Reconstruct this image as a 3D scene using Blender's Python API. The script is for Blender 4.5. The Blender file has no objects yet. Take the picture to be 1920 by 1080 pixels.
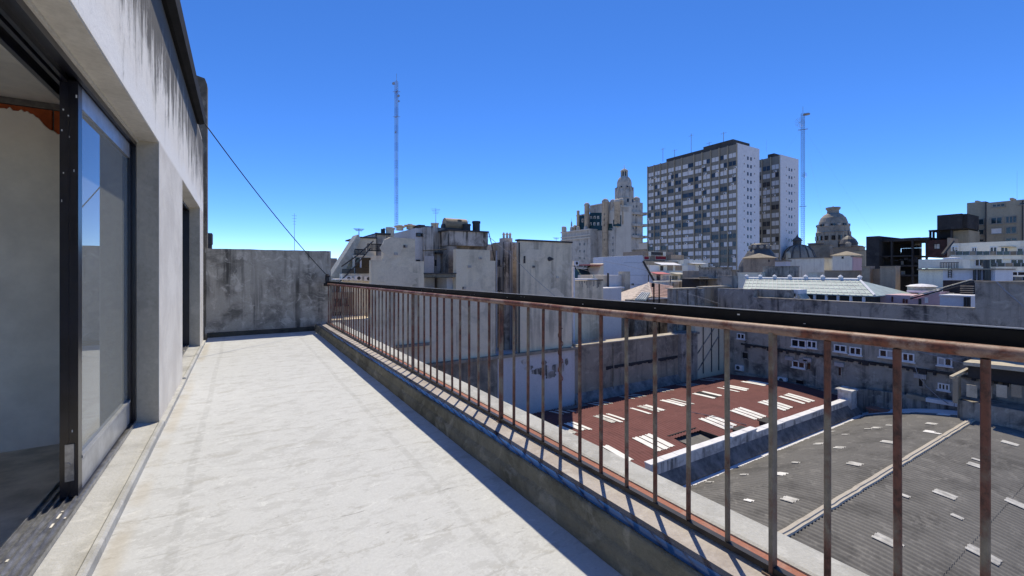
import bpy, bmesh, math, random
from mathutils import Vector, Matrix
random.seed(7)
R = math.radians
SC = bpy.context.scene
COL = SC.collection

# ---------------------------------------------------------------- camera, sky, sun
F_PX, HOR, CXP, EYE = 820.0, 510.0, 960.0, 1.45
TH = math.atan(510 / 820)            # the view is turned this far from the terrace direction (+Y) towards +X
SN, CS = math.sin(TH), math.cos(TH)
cam = bpy.data.cameras.new('camera')
cam.lens = F_PX / 1920 * 36
cam.sensor_width = 36
cam.shift_y = -30 / 1920
cam.clip_start = 0.05
cam.clip_end = 9000
camo = bpy.data.objects.new('camera', cam)
camo.location = (0, 0, EYE)
camo.rotation_euler = (R(90), 0, -TH)
COL.objects.link(camo)
SC.camera = camo

SUN_AZ, SUN_EL = R(38.7), R(61.4)    # azimuth from +Y towards +X
world = bpy.data.worlds.new('World')
SC.world = world
world.use_nodes = True
wn = world.node_tree
bg = wn.nodes['Background']
sky = wn.nodes.new('ShaderNodeTexSky')
sky.sky_type = 'NISHITA'
sky.sun_disc = False
sky.sun_elevation = SUN_EL
sky.sun_rotation = SUN_AZ
sky.altitude = 6000
sky.air_density = 1.0
sky.dust_density = 0.0
sky.ozone_density = 6.0
hs = wn.nodes.new('ShaderNodeHueSaturation')
hs.inputs['Saturation'].default_value = 1.22
hs.inputs['Hue'].default_value = 0.511
wn.links.new(sky.outputs[0], hs.inputs['Color'])
wn.links.new(hs.outputs[0], bg.inputs[0])
bg.inputs[1].default_value = 0.15
sl = bpy.data.lights.new('sun', 'SUN')
sl.energy = 2.15
sl.angle = R(0.53)
sl.color = (1.0, 0.985, 0.955)
so = bpy.data.objects.new('sun', sl)
sv = Vector((math.sin(SUN_AZ) * math.cos(SUN_EL), math.cos(SUN_AZ) * math.cos(SUN_EL), math.sin(SUN_EL)))
so.rotation_euler = (-sv).to_track_quat('-Z', 'Y').to_euler()
so.location = (20, 30, 60)
COL.objects.link(so)
SC.view_settings.view_transform = 'Standard'
SC.view_settings.look = 'None'
SC.view_settings.exposure = 1.02
SC.view_settings.gamma = 1.0
SC.view_settings.use_white_balance = True      # balanced for the bluish open shade
SC.view_settings.white_balance_temperature = 8200
SC.view_settings.white_balance_tint = 7.0

# ---------------------------------------------------------------- surveying helpers: where a sight line meets a real plane
def RX(px): return SN * F_PX + CS * (px - CXP)
def RY(px): return CS * F_PX - SN * (px - CXP)
def X_at(px, Y): return Y * RX(px) / RY(px)          # on a plane Y = const
def Y_at(px, X): return X * RY(px) / RX(px)          # on a plane X = const
def Zy(px, py, Y): return EYE + (HOR - py) * Y / RY(px)
def Zx(px, py, X): return EYE + (HOR - py) * X / RX(px)
def onz(px, py, z):
    t = (z - EYE) / (HOR - py)
    return RX(px) * t, RY(px) * t
def D(px, d): return d * RX(px) / F_PX, d * RY(px) / F_PX
def Zd(py, d): return EYE + (HOR - py) * d / F_PX

# ---------------------------------------------------------------- materials
MATS = {}
def nodes_of(name):
    m = bpy.data.materials.new(name)
    m.use_nodes = True
    nt = m.node_tree
    b = nt.nodes['Principled BSDF']
    return m, nt, b
def N(nt, t, **kw):
    n = nt.nodes.new(t)
    for k, v in kw.items():
        if k in n.inputs: n.inputs[k].default_value = v
        else: setattr(n, k, v)
    return n
def rgb(c): return (c[0], c[1], c[2], 1)
def ramp(nt, src, p0, p1):
    r = N(nt, 'ShaderNodeMapRange')
    r.inputs['From Min'].default_value = p0
    r.inputs['From Max'].default_value = p1
    r.interpolation_type = 'SMOOTHSTEP'
    nt.links.new(src, r.inputs['Value'])
    return r.outputs[0]
def math_(nt, op, a, b=None, clamp=False):
    n = N(nt, 'ShaderNodeMath', operation=op, use_clamp=clamp)
    for i, v in enumerate((a, b)):
        if v is None: continue
        if isinstance(v, (int, float)): n.inputs[i].default_value = v
        else: nt.links.new(v, n.inputs[i])
    return n.outputs[0]
def mixc(nt, fac, a, b):
    n = N(nt, 'ShaderNodeMix', data_type='RGBA')
    for i, v in ((0, fac), (6, a), (7, b)):
        if isinstance(v, (int, float)): n.inputs[i].default_value = v
        elif isinstance(v, tuple): n.inputs[i].default_value = rgb(v)
        else: nt.links.new(v, n.inputs[i])
    return n.outputs[2]
def noise(nt, vec, scale, detail=5, rough=0.6, dist=0.0):
    n = N(nt, 'ShaderNodeTexNoise')
    n.inputs['Scale'].default_value = scale
    n.inputs['Detail'].default_value = detail
    n.inputs['Roughness'].default_value = rough
    n.inputs['Distortion'].default_value = dist
    nt.links.new(vec, n.inputs['Vector'])
    return n.outputs['Fac']
def scaled(nt, vec, s, loc=(0, 0, 0), rot=(0, 0, 0)):
    m = N(nt, 'ShaderNodeMapping')
    m.inputs['Scale'].default_value = s
    m.inputs['Location'].default_value = loc
    m.inputs['Rotation'].default_value = rot
    nt.links.new(vec, m.inputs['Vector'])
    return m.outputs[0]
def bump(nt, b, h, strength=0.3, dist=0.02):
    n = N(nt, 'ShaderNodeBump')
    n.inputs['Strength'].default_value = strength
    n.inputs['Distance'].default_value = dist
    nt.links.new(h, n.inputs['Height'])
    nt.links.new(n.outputs[0], b.inputs['Normal'])

def plaster(name, base, dark, light=None, blotch=0.5, streak=0.4, lightamt=0.3, sc=1.0, rough=0.9, bmp=0.35, seed=0.0, streak_w=2.2):
    """weathered render or concrete: mottling, run-off streaks, pale patches, fine grain"""
    m, nt, b = nodes_of(name)
    P = N(nt, 'ShaderNodeNewGeometry').outputs['Position']
    P = scaled(nt, P, (1, 1, 1), (seed * 13.1, seed * 7.7, seed * 3.3))
    n1 = noise(nt, P, 0.55 * sc, 8, 0.68, 0.4)
    f1 = math_(nt, 'MULTIPLY', ramp(nt, n1, 0.45, 0.68), blotch)
    c = mixc(nt, f1, base, dark)
    S = scaled(nt, P, (streak_w * sc, streak_w * sc, 0.13 * sc))
    n2 = noise(nt, S, 1.0, 5, 0.6)
    n2b = noise(nt, P, 0.25 * sc, 3, 0.5)
    f2 = math_(nt, 'MULTIPLY', math_(nt, 'MULTIPLY', ramp(nt, n2, 0.48, 0.66), ramp(nt, n2b, 0.35, 0.6)), streak)
    c = mixc(nt, f2, c, dark)
    if light:
        n3 = noise(nt, P, 1.3 * sc, 7, 0.65, 0.8)
        c = mixc(nt, math_(nt, 'MULTIPLY', ramp(nt, n3, 0.52, 0.66), lightamt), c, light)
    n4 = noise(nt, P, 14 * sc, 5, 0.7)
    g = math_(nt, 'ADD', math_(nt, 'MULTIPLY', n4, 0.5), 0.75)
    mul = N(nt, 'ShaderNodeMix', data_type='RGBA', blend_type='MULTIPLY')
    mul.inputs[0].default_value = 1.0
    nt.links.new(c, mul.inputs[6])
    comb = N(nt, 'ShaderNodeCombineColor')
    for i in range(3): nt.links.new(g, comb.inputs[i])
    nt.links.new(comb.outputs[0], mul.inputs[7])
    nt.links.new(mul.outputs[2], b.inputs['Base Color'])
    b.inputs['Roughness'].default_value = rough
    b.inputs['Specular IOR Level'].default_value = 0.2
    if bmp:
        h = math_(nt, 'ADD', math_(nt, 'MULTIPLY', n1, 1.5), math_(nt, 'MULTIPLY', n4, 0.5))
        bump(nt, b, h, bmp, 0.03)
    MATS[name] = m
    return m
def plain(name, col, rough=0.6, metal=0.0, var=0.25, sc=6.0, spec=0.4, dark=None):
    m, nt, b = nodes_of(name)
    P = N(nt, 'ShaderNodeNewGeometry').outputs['Position']
    n = noise(nt, P, sc, 6, 0.65)
    d = dark or tuple(v * (1 - var) for v in col)
    l = tuple(min(1, v * (1 + var * 0.5)) for v in col)
    nt.links.new(mixc(nt, ramp(nt, n, 0.3, 0.7), d, l), b.inputs['Base Color'])
    b.inputs['Roughness'].default_value = rough
    b.inputs['Metallic'].default_value = metal
    b.inputs['Specular IOR Level'].default_value = spec
    bump(nt, b, n, 0.08, 0.01)
    MATS[name] = m
    return m
def rusty(name, paint, rust, amt0=0.5, amt1=0.62, sc=7.0, rough=0.55):
    m, nt, b = nodes_of(name)
    P = N(nt, 'ShaderNodeNewGeometry').outputs['Position']
    n = noise(nt, P, sc, 8, 0.7, 0.3)
    n2 = noise(nt, P, sc * 6, 5, 0.7)
    n3 = noise(nt, scaled(nt, P, (1, 1, 0.5)), sc * 0.35, 4, 0.6)
    f = ramp(nt, math_(nt, 'ADD', math_(nt, 'MULTIPLY', n, 0.6), math_(nt, 'MULTIPLY', n3, 0.4)), amt0, amt1)
    r2 = mixc(nt, ramp(nt, n2, 0.4, 0.65), rust, tuple(v * 0.35 for v in rust))
    p2 = mixc(nt, ramp(nt, n2, 0.35, 0.7), tuple(v * 0.7 for v in paint), paint)
    nt.links.new(mixc(nt, f, p2, r2), b.inputs['Base Color'])
    b.inputs['Roughness'].default_value = rough
    bump(nt, b, n2, 0.4, 0.004)
    MATS[name] = m
    return m
def glass(name, tint=(0.75, 0.8, 0.8), body=(0.02, 0.025, 0.03), thru=0.6):
    """window glass: reflects by Fresnel, else part clear, part dusty tint"""
    m = bpy.data.materials.new(name)
    m.use_nodes = True
    nt = m.node_tree
    nt.nodes.clear()
    out = N(nt, 'ShaderNodeOutputMaterial')
    fr = N(nt, 'ShaderNodeFresnel')
    fr.inputs['IOR'].default_value = 1.5
    gl = N(nt, 'ShaderNodeBsdfGlossy')
    gl.inputs['Roughness'].default_value = 0.01
    gl.inputs['Color'].default_value = (0.9, 0.93, 0.95, 1)
    tr = N(nt, 'ShaderNodeBsdfTransparent')
    tr.inputs['Color'].default_value = rgb(tint)
    df = N(nt, 'ShaderNodeBsdfDiffuse')
    df.inputs['Color'].default_value = rgb(body)
    m1 = N(nt, 'ShaderNodeMixShader')
    m1.inputs[0].default_value = thru
    nt.links.new(df.outputs[0], m1.inputs[1])
    nt.links.new(tr.outputs[0], m1.inputs[2])
    m2 = N(nt, 'ShaderNodeMixShader')
    nt.links.new(fr.outputs[0], m2.inputs[0])
    nt.links.new(m1.outputs[0], m2.inputs[1])
    nt.links.new(gl.outputs[0], m2.inputs[2])
    nt.links.new(m2.outputs[0], out.inputs['Surface'])
    MATS[name] = m
    return m

def make_floor_mat():
    """worn whitish coating over grey screed: crisp flaked patches, lap lines across, border seams along"""
    m, nt, b = nodes_of('cement_screed')
    P = N(nt, 'ShaderNodeNewGeometry').outputs['Position']
    sep = N(nt, 'ShaderNodeSeparateXYZ')
    nt.links.new(P, sep.inputs[0])
    X_, Y_ = sep.outputs[0], sep.outputs[1]
    big = noise(nt, P, 0.7, 5, 0.6, 0.4)
    fl1 = noise(nt, scaled(nt, P, (1.6, 2.6, 1), rot=(0, 0, R(-4))), 2.6, 14, 0.82, 0.3)
    fl2 = noise(nt, scaled(nt, P, (1.2, 2.2, 1), (7, 3, 0), rot=(0, 0, R(12))), 6.0, 12, 0.82, 1.4)
    fi = noise(nt, P, 55, 6, 0.8)
    tick = noise(nt, scaled(nt, P, (5.0, 26.0, 1), (2, 9, 0), rot=(0, 0, R(-7))), 1.0, 9, 0.75, 0.6)
    c = mixc(nt, ramp(nt, fi, 0.35, 0.65), (0.47, 0.49, 0.50), (0.525, 0.545, 0.553))
    c = mixc(nt, math_(nt, 'MULTIPLY', ramp(nt, math_(nt, 'ADD', fl1, math_(nt, 'MULTIPLY', big, 0.25)), 0.635, 0.665), 0.42), c, (0.365, 0.375, 0.375))
    c = mixc(nt, math_(nt, 'MULTIPLY', ramp(nt, fl2, 0.545, 0.575), 0.3), c, (0.385, 0.398, 0.40))
    c = mixc(nt, math_(nt, 'MULTIPLY', ramp(nt, fl2, 0.43, 0.40), 0.55), c, (0.62, 0.645, 0.65))
    wob = math_(nt, 'MULTIPLY', math_(nt, 'SUBTRACT', noise(nt, P, 0.9, 3, 0.5), 0.5), 0.05)
    wob2 = math_(nt, 'MULTIPLY', math_(nt, 'SUBTRACT', noise(nt, P, 1.3, 4, 0.6), 0.5), 0.14)
    yy = math_(nt, 'ADD', math_(nt, 'ADD', Y_, wob2), math_(nt, 'MULTIPLY', X_, 0.10))
    fr_ = math_(nt, 'ABSOLUTE', math_(nt, 'SUBTRACT', math_(nt, 'FRACT', math_(nt, 'MULTIPLY', yy, 2.3)), 0.5))
    lap = math_(nt, 'MULTIPLY', math_(nt, 'SUBTRACT', 1.0, ramp(nt, fr_, 0.0, 0.035)), ramp(nt, tick, 0.46, 0.56))
    c = mixc(nt, math_(nt, 'MULTIPLY', lap, 0.42), c, (0.27, 0.275, 0.27))
    lap2 = math_(nt, 'MULTIPLY', ramp(nt, fr_, 0.16, 0.03), ramp(nt, fl1, 0.5, 0.56))
    c = mixc(nt, math_(nt, 'MULTIPLY', lap2, 0.35), c, (0.36, 0.355, 0.33))
    c = mixc(nt, math_(nt, 'MULTIPLY', ramp(nt, tick, 0.61, 0.65), 0.7), c, (0.23, 0.235, 0.23))
    xw = math_(nt, 'ADD', X_, wob)
    for x0, w, amt in ((-0.30, 0.035, 0.4), (1.13, 0.035, 0.36)):
        dd = math_(nt, 'ABSOLUTE', math_(nt, 'SUBTRACT', xw, x0))
        msk = math_(nt, 'MULTIPLY', math_(nt, 'SUBTRACT', 1.0, ramp(nt, dd, w*0.5, w)), amt)
        msk = math_(nt, 'MULTIPLY', msk, ramp(nt, fl2, 0.44, 0.52))
        c = mixc(nt, msk, c, (0.33, 0.34, 0.34))
    dd = math_(nt, 'ABSOLUTE', math_(nt, 'SUBTRACT', math_(nt, 'ADD', xw, math_(nt, 'MULTIPLY', fl1, 0.06)), -0.52))
    msk = math_(nt, 'MULTIPLY', math_(nt, 'SUBTRACT', 1.0, ramp(nt, dd, 0.01, 0.08)), 0.4)
    msk = math_(nt, 'MULTIPLY', msk, ramp(nt, big, 0.36, 0.56))
    c = mixc(nt, msk, c, (0.40, 0.34, 0.24))       # sand-coloured stain along the threshold
    nt.links.new(c, b.inputs['Base Color'])
    b.inputs['Roughness'].default_value = 0.85
    b.inputs['Specular IOR Level'].default_value = 0.2
    h = math_(nt, 'ADD', math_(nt, 'MULTIPLY', fl2, 0.6), math_(nt, 'ADD', math_(nt, 'MULTIPLY', fi, 0.45), math_(nt, 'MULTIPLY', fl1, 0.35)))
    h = math_(nt, 'SUBTRACT', h, math_(nt, 'MULTIPLY', lap, 0.3))
    bump(nt, b, h, 0.3, 0.006)
    MATS['cement_screed'] = m
make_floor_mat()

def make_wall_mat():
    """penthouse render: grey cement, chalky white bloom, black mould running down from the roof edge"""
    m, nt, b = nodes_of('mouldy_render')
    P = N(nt, 'ShaderNodeNewGeometry').outputs['Position']
    sep = N(nt, 'ShaderNodeSeparateXYZ')
    nt.links.new(P, sep.inputs[0])
    z = sep.outputs[2]
    n1 = noise(nt, P, 1.4, 8, 0.66, 0.5)
    st = noise(nt, scaled(nt, P, (3, 3.2, 0.28)), 1.6, 8, 0.7, 0.2)
    st2 = math_(nt, 'ADD', math_(nt, 'MULTIPLY', noise(nt, scaled(nt, P, (3, 3.2, 0.45), (5, 3, 1)), 1.6, 9, 0.72, 0.5), 0.6), math_(nt, 'MULTIPLY', noise(nt, scaled(nt, P, (1, 1, 0.7)), 2.2, 9, 0.75, 0.8), 0.4))
    fi = noise(nt, P, 26, 5, 0.7)
    c = mixc(nt, ramp(nt, n1, 0.35, 0.65), (0.62, 0.585, 0.53), (0.75, 0.715, 0.65))
    up = ramp(nt, z, 2.64, 2.70)                   # only the band above the openings was whitewashed
    wb = math_(nt, 'MULTIPLY', up, ramp(nt, math_(nt, 'ADD', st, math_(nt, 'MULTIPLY', n1, 0.35)), 0.42, 0.66))
    c = mixc(nt, wb, c, (0.83, 0.795, 0.73))
    lowb = math_(nt, 'MULTIPLY', up, math_(nt, 'SUBTRACT', 1.0, ramp(nt, math_(nt, 'ADD', z, math_(nt, 'MULTIPLY', n1, -0.5)), 2.5, 2.72)))
    c = mixc(nt, lowb, c, (0.84, 0.825, 0.785))
    top = ramp(nt, math_(nt, 'ADD', math_(nt, 'ADD', z, 0.22), math_(nt, 'MULTIPLY', math_(nt, 'SUBTRACT', st2, 0.5), 4.6)), 3.15, 3.95)
    c = mixc(nt, math_(nt, 'MULTIPLY', top, 0.9), c, (0.055, 0.053, 0.05))
    drip = math_(nt, 'MULTIPLY', math_(nt, 'MULTIPLY', up, ramp(nt, st2, 0.56, 0.68)), 0.45)
    c = mixc(nt, drip, c, (0.22, 0.215, 0.2))
    c = mixc(nt, math_(nt, 'MULTIPLY', ramp(nt, fi, 0.55, 0.8), 0.2), c, (0.2, 0.2, 0.19))
    nt.links.new(c, b.inputs['Base Color'])
    b.inputs['Roughness'].default_value = 0.92
    b.inputs['Specular IOR Level'].default_value = 0.15
    bump(nt, b, math_(nt, 'ADD', n1, math_(nt, 'MULTIPLY', fi, 0.3)), 0.35, 0.03)
    MATS['mouldy_render'] = m
make_wall_mat()

plaster('grey_concrete', (0.495, 0.442, 0.354), (0.255, 0.224, 0.18), (0.75, 0.666, 0.545), 0.6, 0.3, 0.3, 1.6)
plaster('lintel_concrete', (0.62, 0.585, 0.53), (0.44, 0.415, 0.37), (0.70, 0.67, 0.61), 0.5, 0.0, 0.35, 2.0)
plaster('black_mould', (0.15, 0.133, 0.107), (0.045, 0.0408, 0.0325), (0.36, 0.32, 0.255), 0.7, 0.4, 0.5, 3.0)
plaster('parapet_render', (0.42, 0.39, 0.335), (0.09, 0.085, 0.075), (0.66, 0.62, 0.545), 0.8, 1.1, 0.65, 2.8, bmp=0.5, streak_w=1.8)
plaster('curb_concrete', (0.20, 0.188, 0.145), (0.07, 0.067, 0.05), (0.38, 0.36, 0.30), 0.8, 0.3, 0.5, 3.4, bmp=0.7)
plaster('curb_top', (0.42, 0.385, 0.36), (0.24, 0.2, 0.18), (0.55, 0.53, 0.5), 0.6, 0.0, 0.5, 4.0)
plaster('curb_pink', (0.36, 0.155, 0.115), (0.24, 0.13, 0.1), (0.42, 0.33, 0.29), 0.5, 0.0, 0.4, 5.0)
plaster('curb_outer', (0.44, 0.445, 0.43), (0.27, 0.27, 0.255), (0.57, 0.575, 0.56), 0.6, 0.0, 0.5, 5.0)
plain('glossy_dark_blue', (0.016, 0.026, 0.055), 0.16, 0, 0.5, 3.0, 0.6)
plain('green_skirting', (0.06, 0.062, 0.05), 0.8, 0, 0.4, 4.0)
plain('black_metal', (0.014, 0.014, 0.015), 0.8, 0.0, 0.5, 4.0, 0.2)
plain('navy_frame', (0.008, 0.008, 0.014), 0.28, 0.0, 0.5, 9.0, 0.6)
plain('reflection_grey', (0.45, 0.47, 0.5), 0.35, 0.6, 0.2, 9.0, 0.5)  # pale grey puts the rails' floor and soffit reflections into their colour
plain('track_metal', (0.36, 0.37, 0.39), 0.35, 0.8, 0.4, 16.0, 0.5)
plain('black_band', (0.014, 0.013, 0.013), 0.7, 0, 0.6, 3.0, 0.25)
plain('white_drop', (0.7, 0.69, 0.66), 0.8)
rusty('rail_paint', (0.33, 0.21, 0.17), (0.19, 0.052, 0.03), 0.44, 0.54, 9.0)
rusty('bar_paint', (0.24, 0.205, 0.16), (0.15, 0.048, 0.032), 0.40, 0.53, 4.5)
plain('dark_rail', (0.02, 0.018, 0.02), 0.45, 0, 0.5, 8.0)
glass('door_glass', (0.85, 0.88, 0.87), (0.50, 0.53, 0.51), 0.58)
plain('room_plaster', (0.84, 0.785, 0.685), 0.95, 0, 0.15, 2.0, 0.1)
plain('room_cement', (0.6, 0.56, 0.48), 0.95, 0, 0.35, 3.0, 0.1)
plain('red_clay_brick', (0.42, 0.095, 0.035), 0.9, 0, 0.3, 12.0, 0.1)
plain('mortar', (0.18, 0.165, 0.15), 0.95, 0, 0.3, 20.0, 0.1)

plaster('beige_wall', (0.78, 0.65, 0.46), (0.33, 0.275, 0.205), (0.80, 0.70, 0.55), 0.5, 0.75, 0.4, 1.1, bmp=0.25, streak_w=1.6)
plaster('beige_wall_clean', (0.76, 0.635, 0.465), (0.46, 0.38, 0.275), None, 0.3, 0.3, 0, 0.7, bmp=0.2, seed=1)
plaster('grey_stained', (0.50, 0.455, 0.40), (0.085, 0.078, 0.07), (0.68, 0.63, 0.56), 0.8, 1.7, 0.45, 1.5, bmp=0.2, seed=2, streak_w=2.6)
plaster('blue_white_wall', (0.58, 0.56, 0.55), (0.38, 0.36, 0.34), (0.66, 0.63, 0.62), 0.3, 0.3, 0.3, 1.0, bmp=0.15, seed=3)
plaster('courtyard_wall', (0.323, 0.272, 0.209), (0.105, 0.0911, 0.0754), (0.495, 0.422, 0.325), 0.7, 0.6, 0.45, 1.2, bmp=0.4, seed=4)
plaster('dark_wall', (0.32, 0.295, 0.26), (0.05, 0.048, 0.048), (0.50, 0.46, 0.40), 0.85, 0.9, 0.5, 1.4, bmp=0.45, seed=5)
plaster('white_party_wall', (0.60, 0.62, 0.67), (0.45, 0.46, 0.5), None, 0.25, 0.3, 0, 0.5, bmp=0.05, seed=6)
plaster('white_house_wall', (0.78, 0.741, 0.626), (0.45, 0.401, 0.336), None, 0.4, 0.5, 0, 0.9, bmp=0.1, seed=7)
plaster('pink_wall', (0.58, 0.40, 0.42), (0.42, 0.3, 0.31), None, 0.3, 0.3, 0, 0.7, bmp=0.1, seed=8)
plaster('brown_roof_wall', (0.345, 0.272, 0.209), (0.15, 0.122, 0.0986), (0.495, 0.408, 0.313), 0.5, 0.6, 0.3, 0.7, bmp=0.2, seed=9)
plaster('burnt_concrete', (0.045, 0.043, 0.045), (0.015, 0.015, 0.017), (0.1, 0.095, 0.09), 0.6, 0.5, 0.3, 0.6, bmp=0.2, seed=10)
plaster('concrete_block', (0.375, 0.32, 0.238), (0.195, 0.163, 0.122), None, 0.4, 0.5, 0, 0.4, bmp=0.1, seed=11)
plaster('stone_tan', (0.50, 0.46, 0.405), (0.20, 0.18, 0.16), (0.60, 0.56, 0.50), 0.6, 0.7, 0.35, 0.4, bmp=0.1, seed=12)
plaster('stone_pale', (0.60, 0.545, 0.465), (0.42, 0.375, 0.32), None, 0.3, 0.3, 0, 0.25, bmp=0.05, seed=13)
plaster('tower_spandrel', (0.24, 0.225, 0.195), (0.15, 0.14, 0.125), None, 0.4, 0.5, 0, 0.25, bmp=0.0, seed=14)
plaster('tower_white', (0.70, 0.71, 0.74), (0.6, 0.61, 0.64), None, 0.3, 0.3, 0, 0.1, bmp=0.0, seed=15)
plaster('dark_roof', (0.07, 0.068, 0.068), (0.03, 0.03, 0.03), None, 0.5, 0.3, 0, 0.6, bmp=0.1, seed=16)
plaster('dome_stone', (0.33, 0.295, 0.245), (0.14, 0.125, 0.105), (0.42, 0.38, 0.32), 0.6, 0.5, 0.3, 0.4, bmp=0.1, seed=17)
plaster('parapet_white', (0.62, 0.615, 0.60), (0.10, 0.10, 0.10), (0.72, 0.71, 0.7), 0.75, 0.95, 0.2, 2.2, bmp=0.3, seed=18)
plaster('red_paint_roof', (0.165, 0.063, 0.058), (0.10, 0.04, 0.038), (0.205, 0.088, 0.08), 0.6, 0.0, 0.45, 1.7, rough=0.8, bmp=0.1, seed=19)
plaster('grey_sheet', (0.165, 0.16, 0.15), (0.075, 0.073, 0.07), (0.26, 0.25, 0.23), 0.65, 0.0, 0.55, 1.3, rough=0.85, bmp=0.15, seed=20)
plaster('cream_mastic', (0.46, 0.42, 0.36), (0.3, 0.27, 0.23), None, 0.5, 0.0, 0, 4.0, seed=21)
plain('translucent_white', (0.80, 0.79, 0.75), 0.6, 0, 0.1, 3.0, 0.3)
plain('grp_sheet_dull', (0.56, 0.55, 0.51), 0.7, 0, 0.35, 3.0, 0.3)
plain('bitumen_blue', (0.23, 0.22, 0.205), 0.8, 0, 0.5, 2.0, 0.2)
plain('window_dark', (0.012, 0.014, 0.02), 0.12, 0, 0.5, 0.5, 0.5)
plain('window_green', (0.02, 0.045, 0.055), 0.12, 0, 0.4, 0.5, 0.5)
plain('blind_white', (0.66, 0.66, 0.67), 0.7, 0, 0.12, 0.4, 0.3)
plain('white_paint', (0.72, 0.72, 0.73), 0.6, 0, 0.12, 3.0, 0.3)
plain('rust_red', (0.16, 0.045, 0.035), 0.8, 0, 0.4, 2.0)
plain('scorched_brick', (0.075, 0.03, 0.027), 0.85, 0, 0.6, 0.8)
plain('terracotta', (0.42, 0.27, 0.22), 0.85, 0, 0.3, 5.0)
plain('terracotta_pale', (0.56, 0.47, 0.40), 0.85, 0, 0.3, 5.0)
plain('roof_green_white', (0.36, 0.44, 0.42), 0.6, 0, 0.2, 1.5)
plain('teal_slate', (0.012, 0.055, 0.055), 0.5, 0, 0.3, 0.5)
plain('steel_galv', (0.34, 0.36, 0.4), 0.5, 0.3, 0.2, 2.0)
plain('mast_red', (0.13, 0.06, 0.07), 0.6)
plain('mast_white', (0.30, 0.30, 0.31), 0.6)
plain('mast_grey', (0.17, 0.175, 0.19), 0.6)
plain('tower_glass', (0.03, 0.038, 0.052), 0.15, 0, 0.5, 0.5, 0.5)
plain('tank_tan', (0.36, 0.26, 0.16), 0.7, 0, 0.3, 3.0)
plain('lead_roof', (0.10, 0.095, 0.09), 0.6, 0, 0.3, 0.6)
plaster('city_ground', (0.34, 0.30, 0.25), (0.12, 0.11, 0.1), None, 0.6, 0, 0, 0.02, bmp=0)
plain('awning_red', (0.55, 0.16, 0.16), 0.8)
plain('crimson_cloth', (0.28, 0.02, 0.035), 0.8)
plain('leaf_green', (0.05, 0.09, 0.03), 0.7, 0, 0.5, 3.0)
plain('cable_black', (0.015, 0.015, 0.015), 0.6)
plain('cable_grey', (0.3, 0.3, 0.31), 0.6)
plain('ivory', (0.5, 0.47, 0.38), 0.8)
M = MATS

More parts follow.
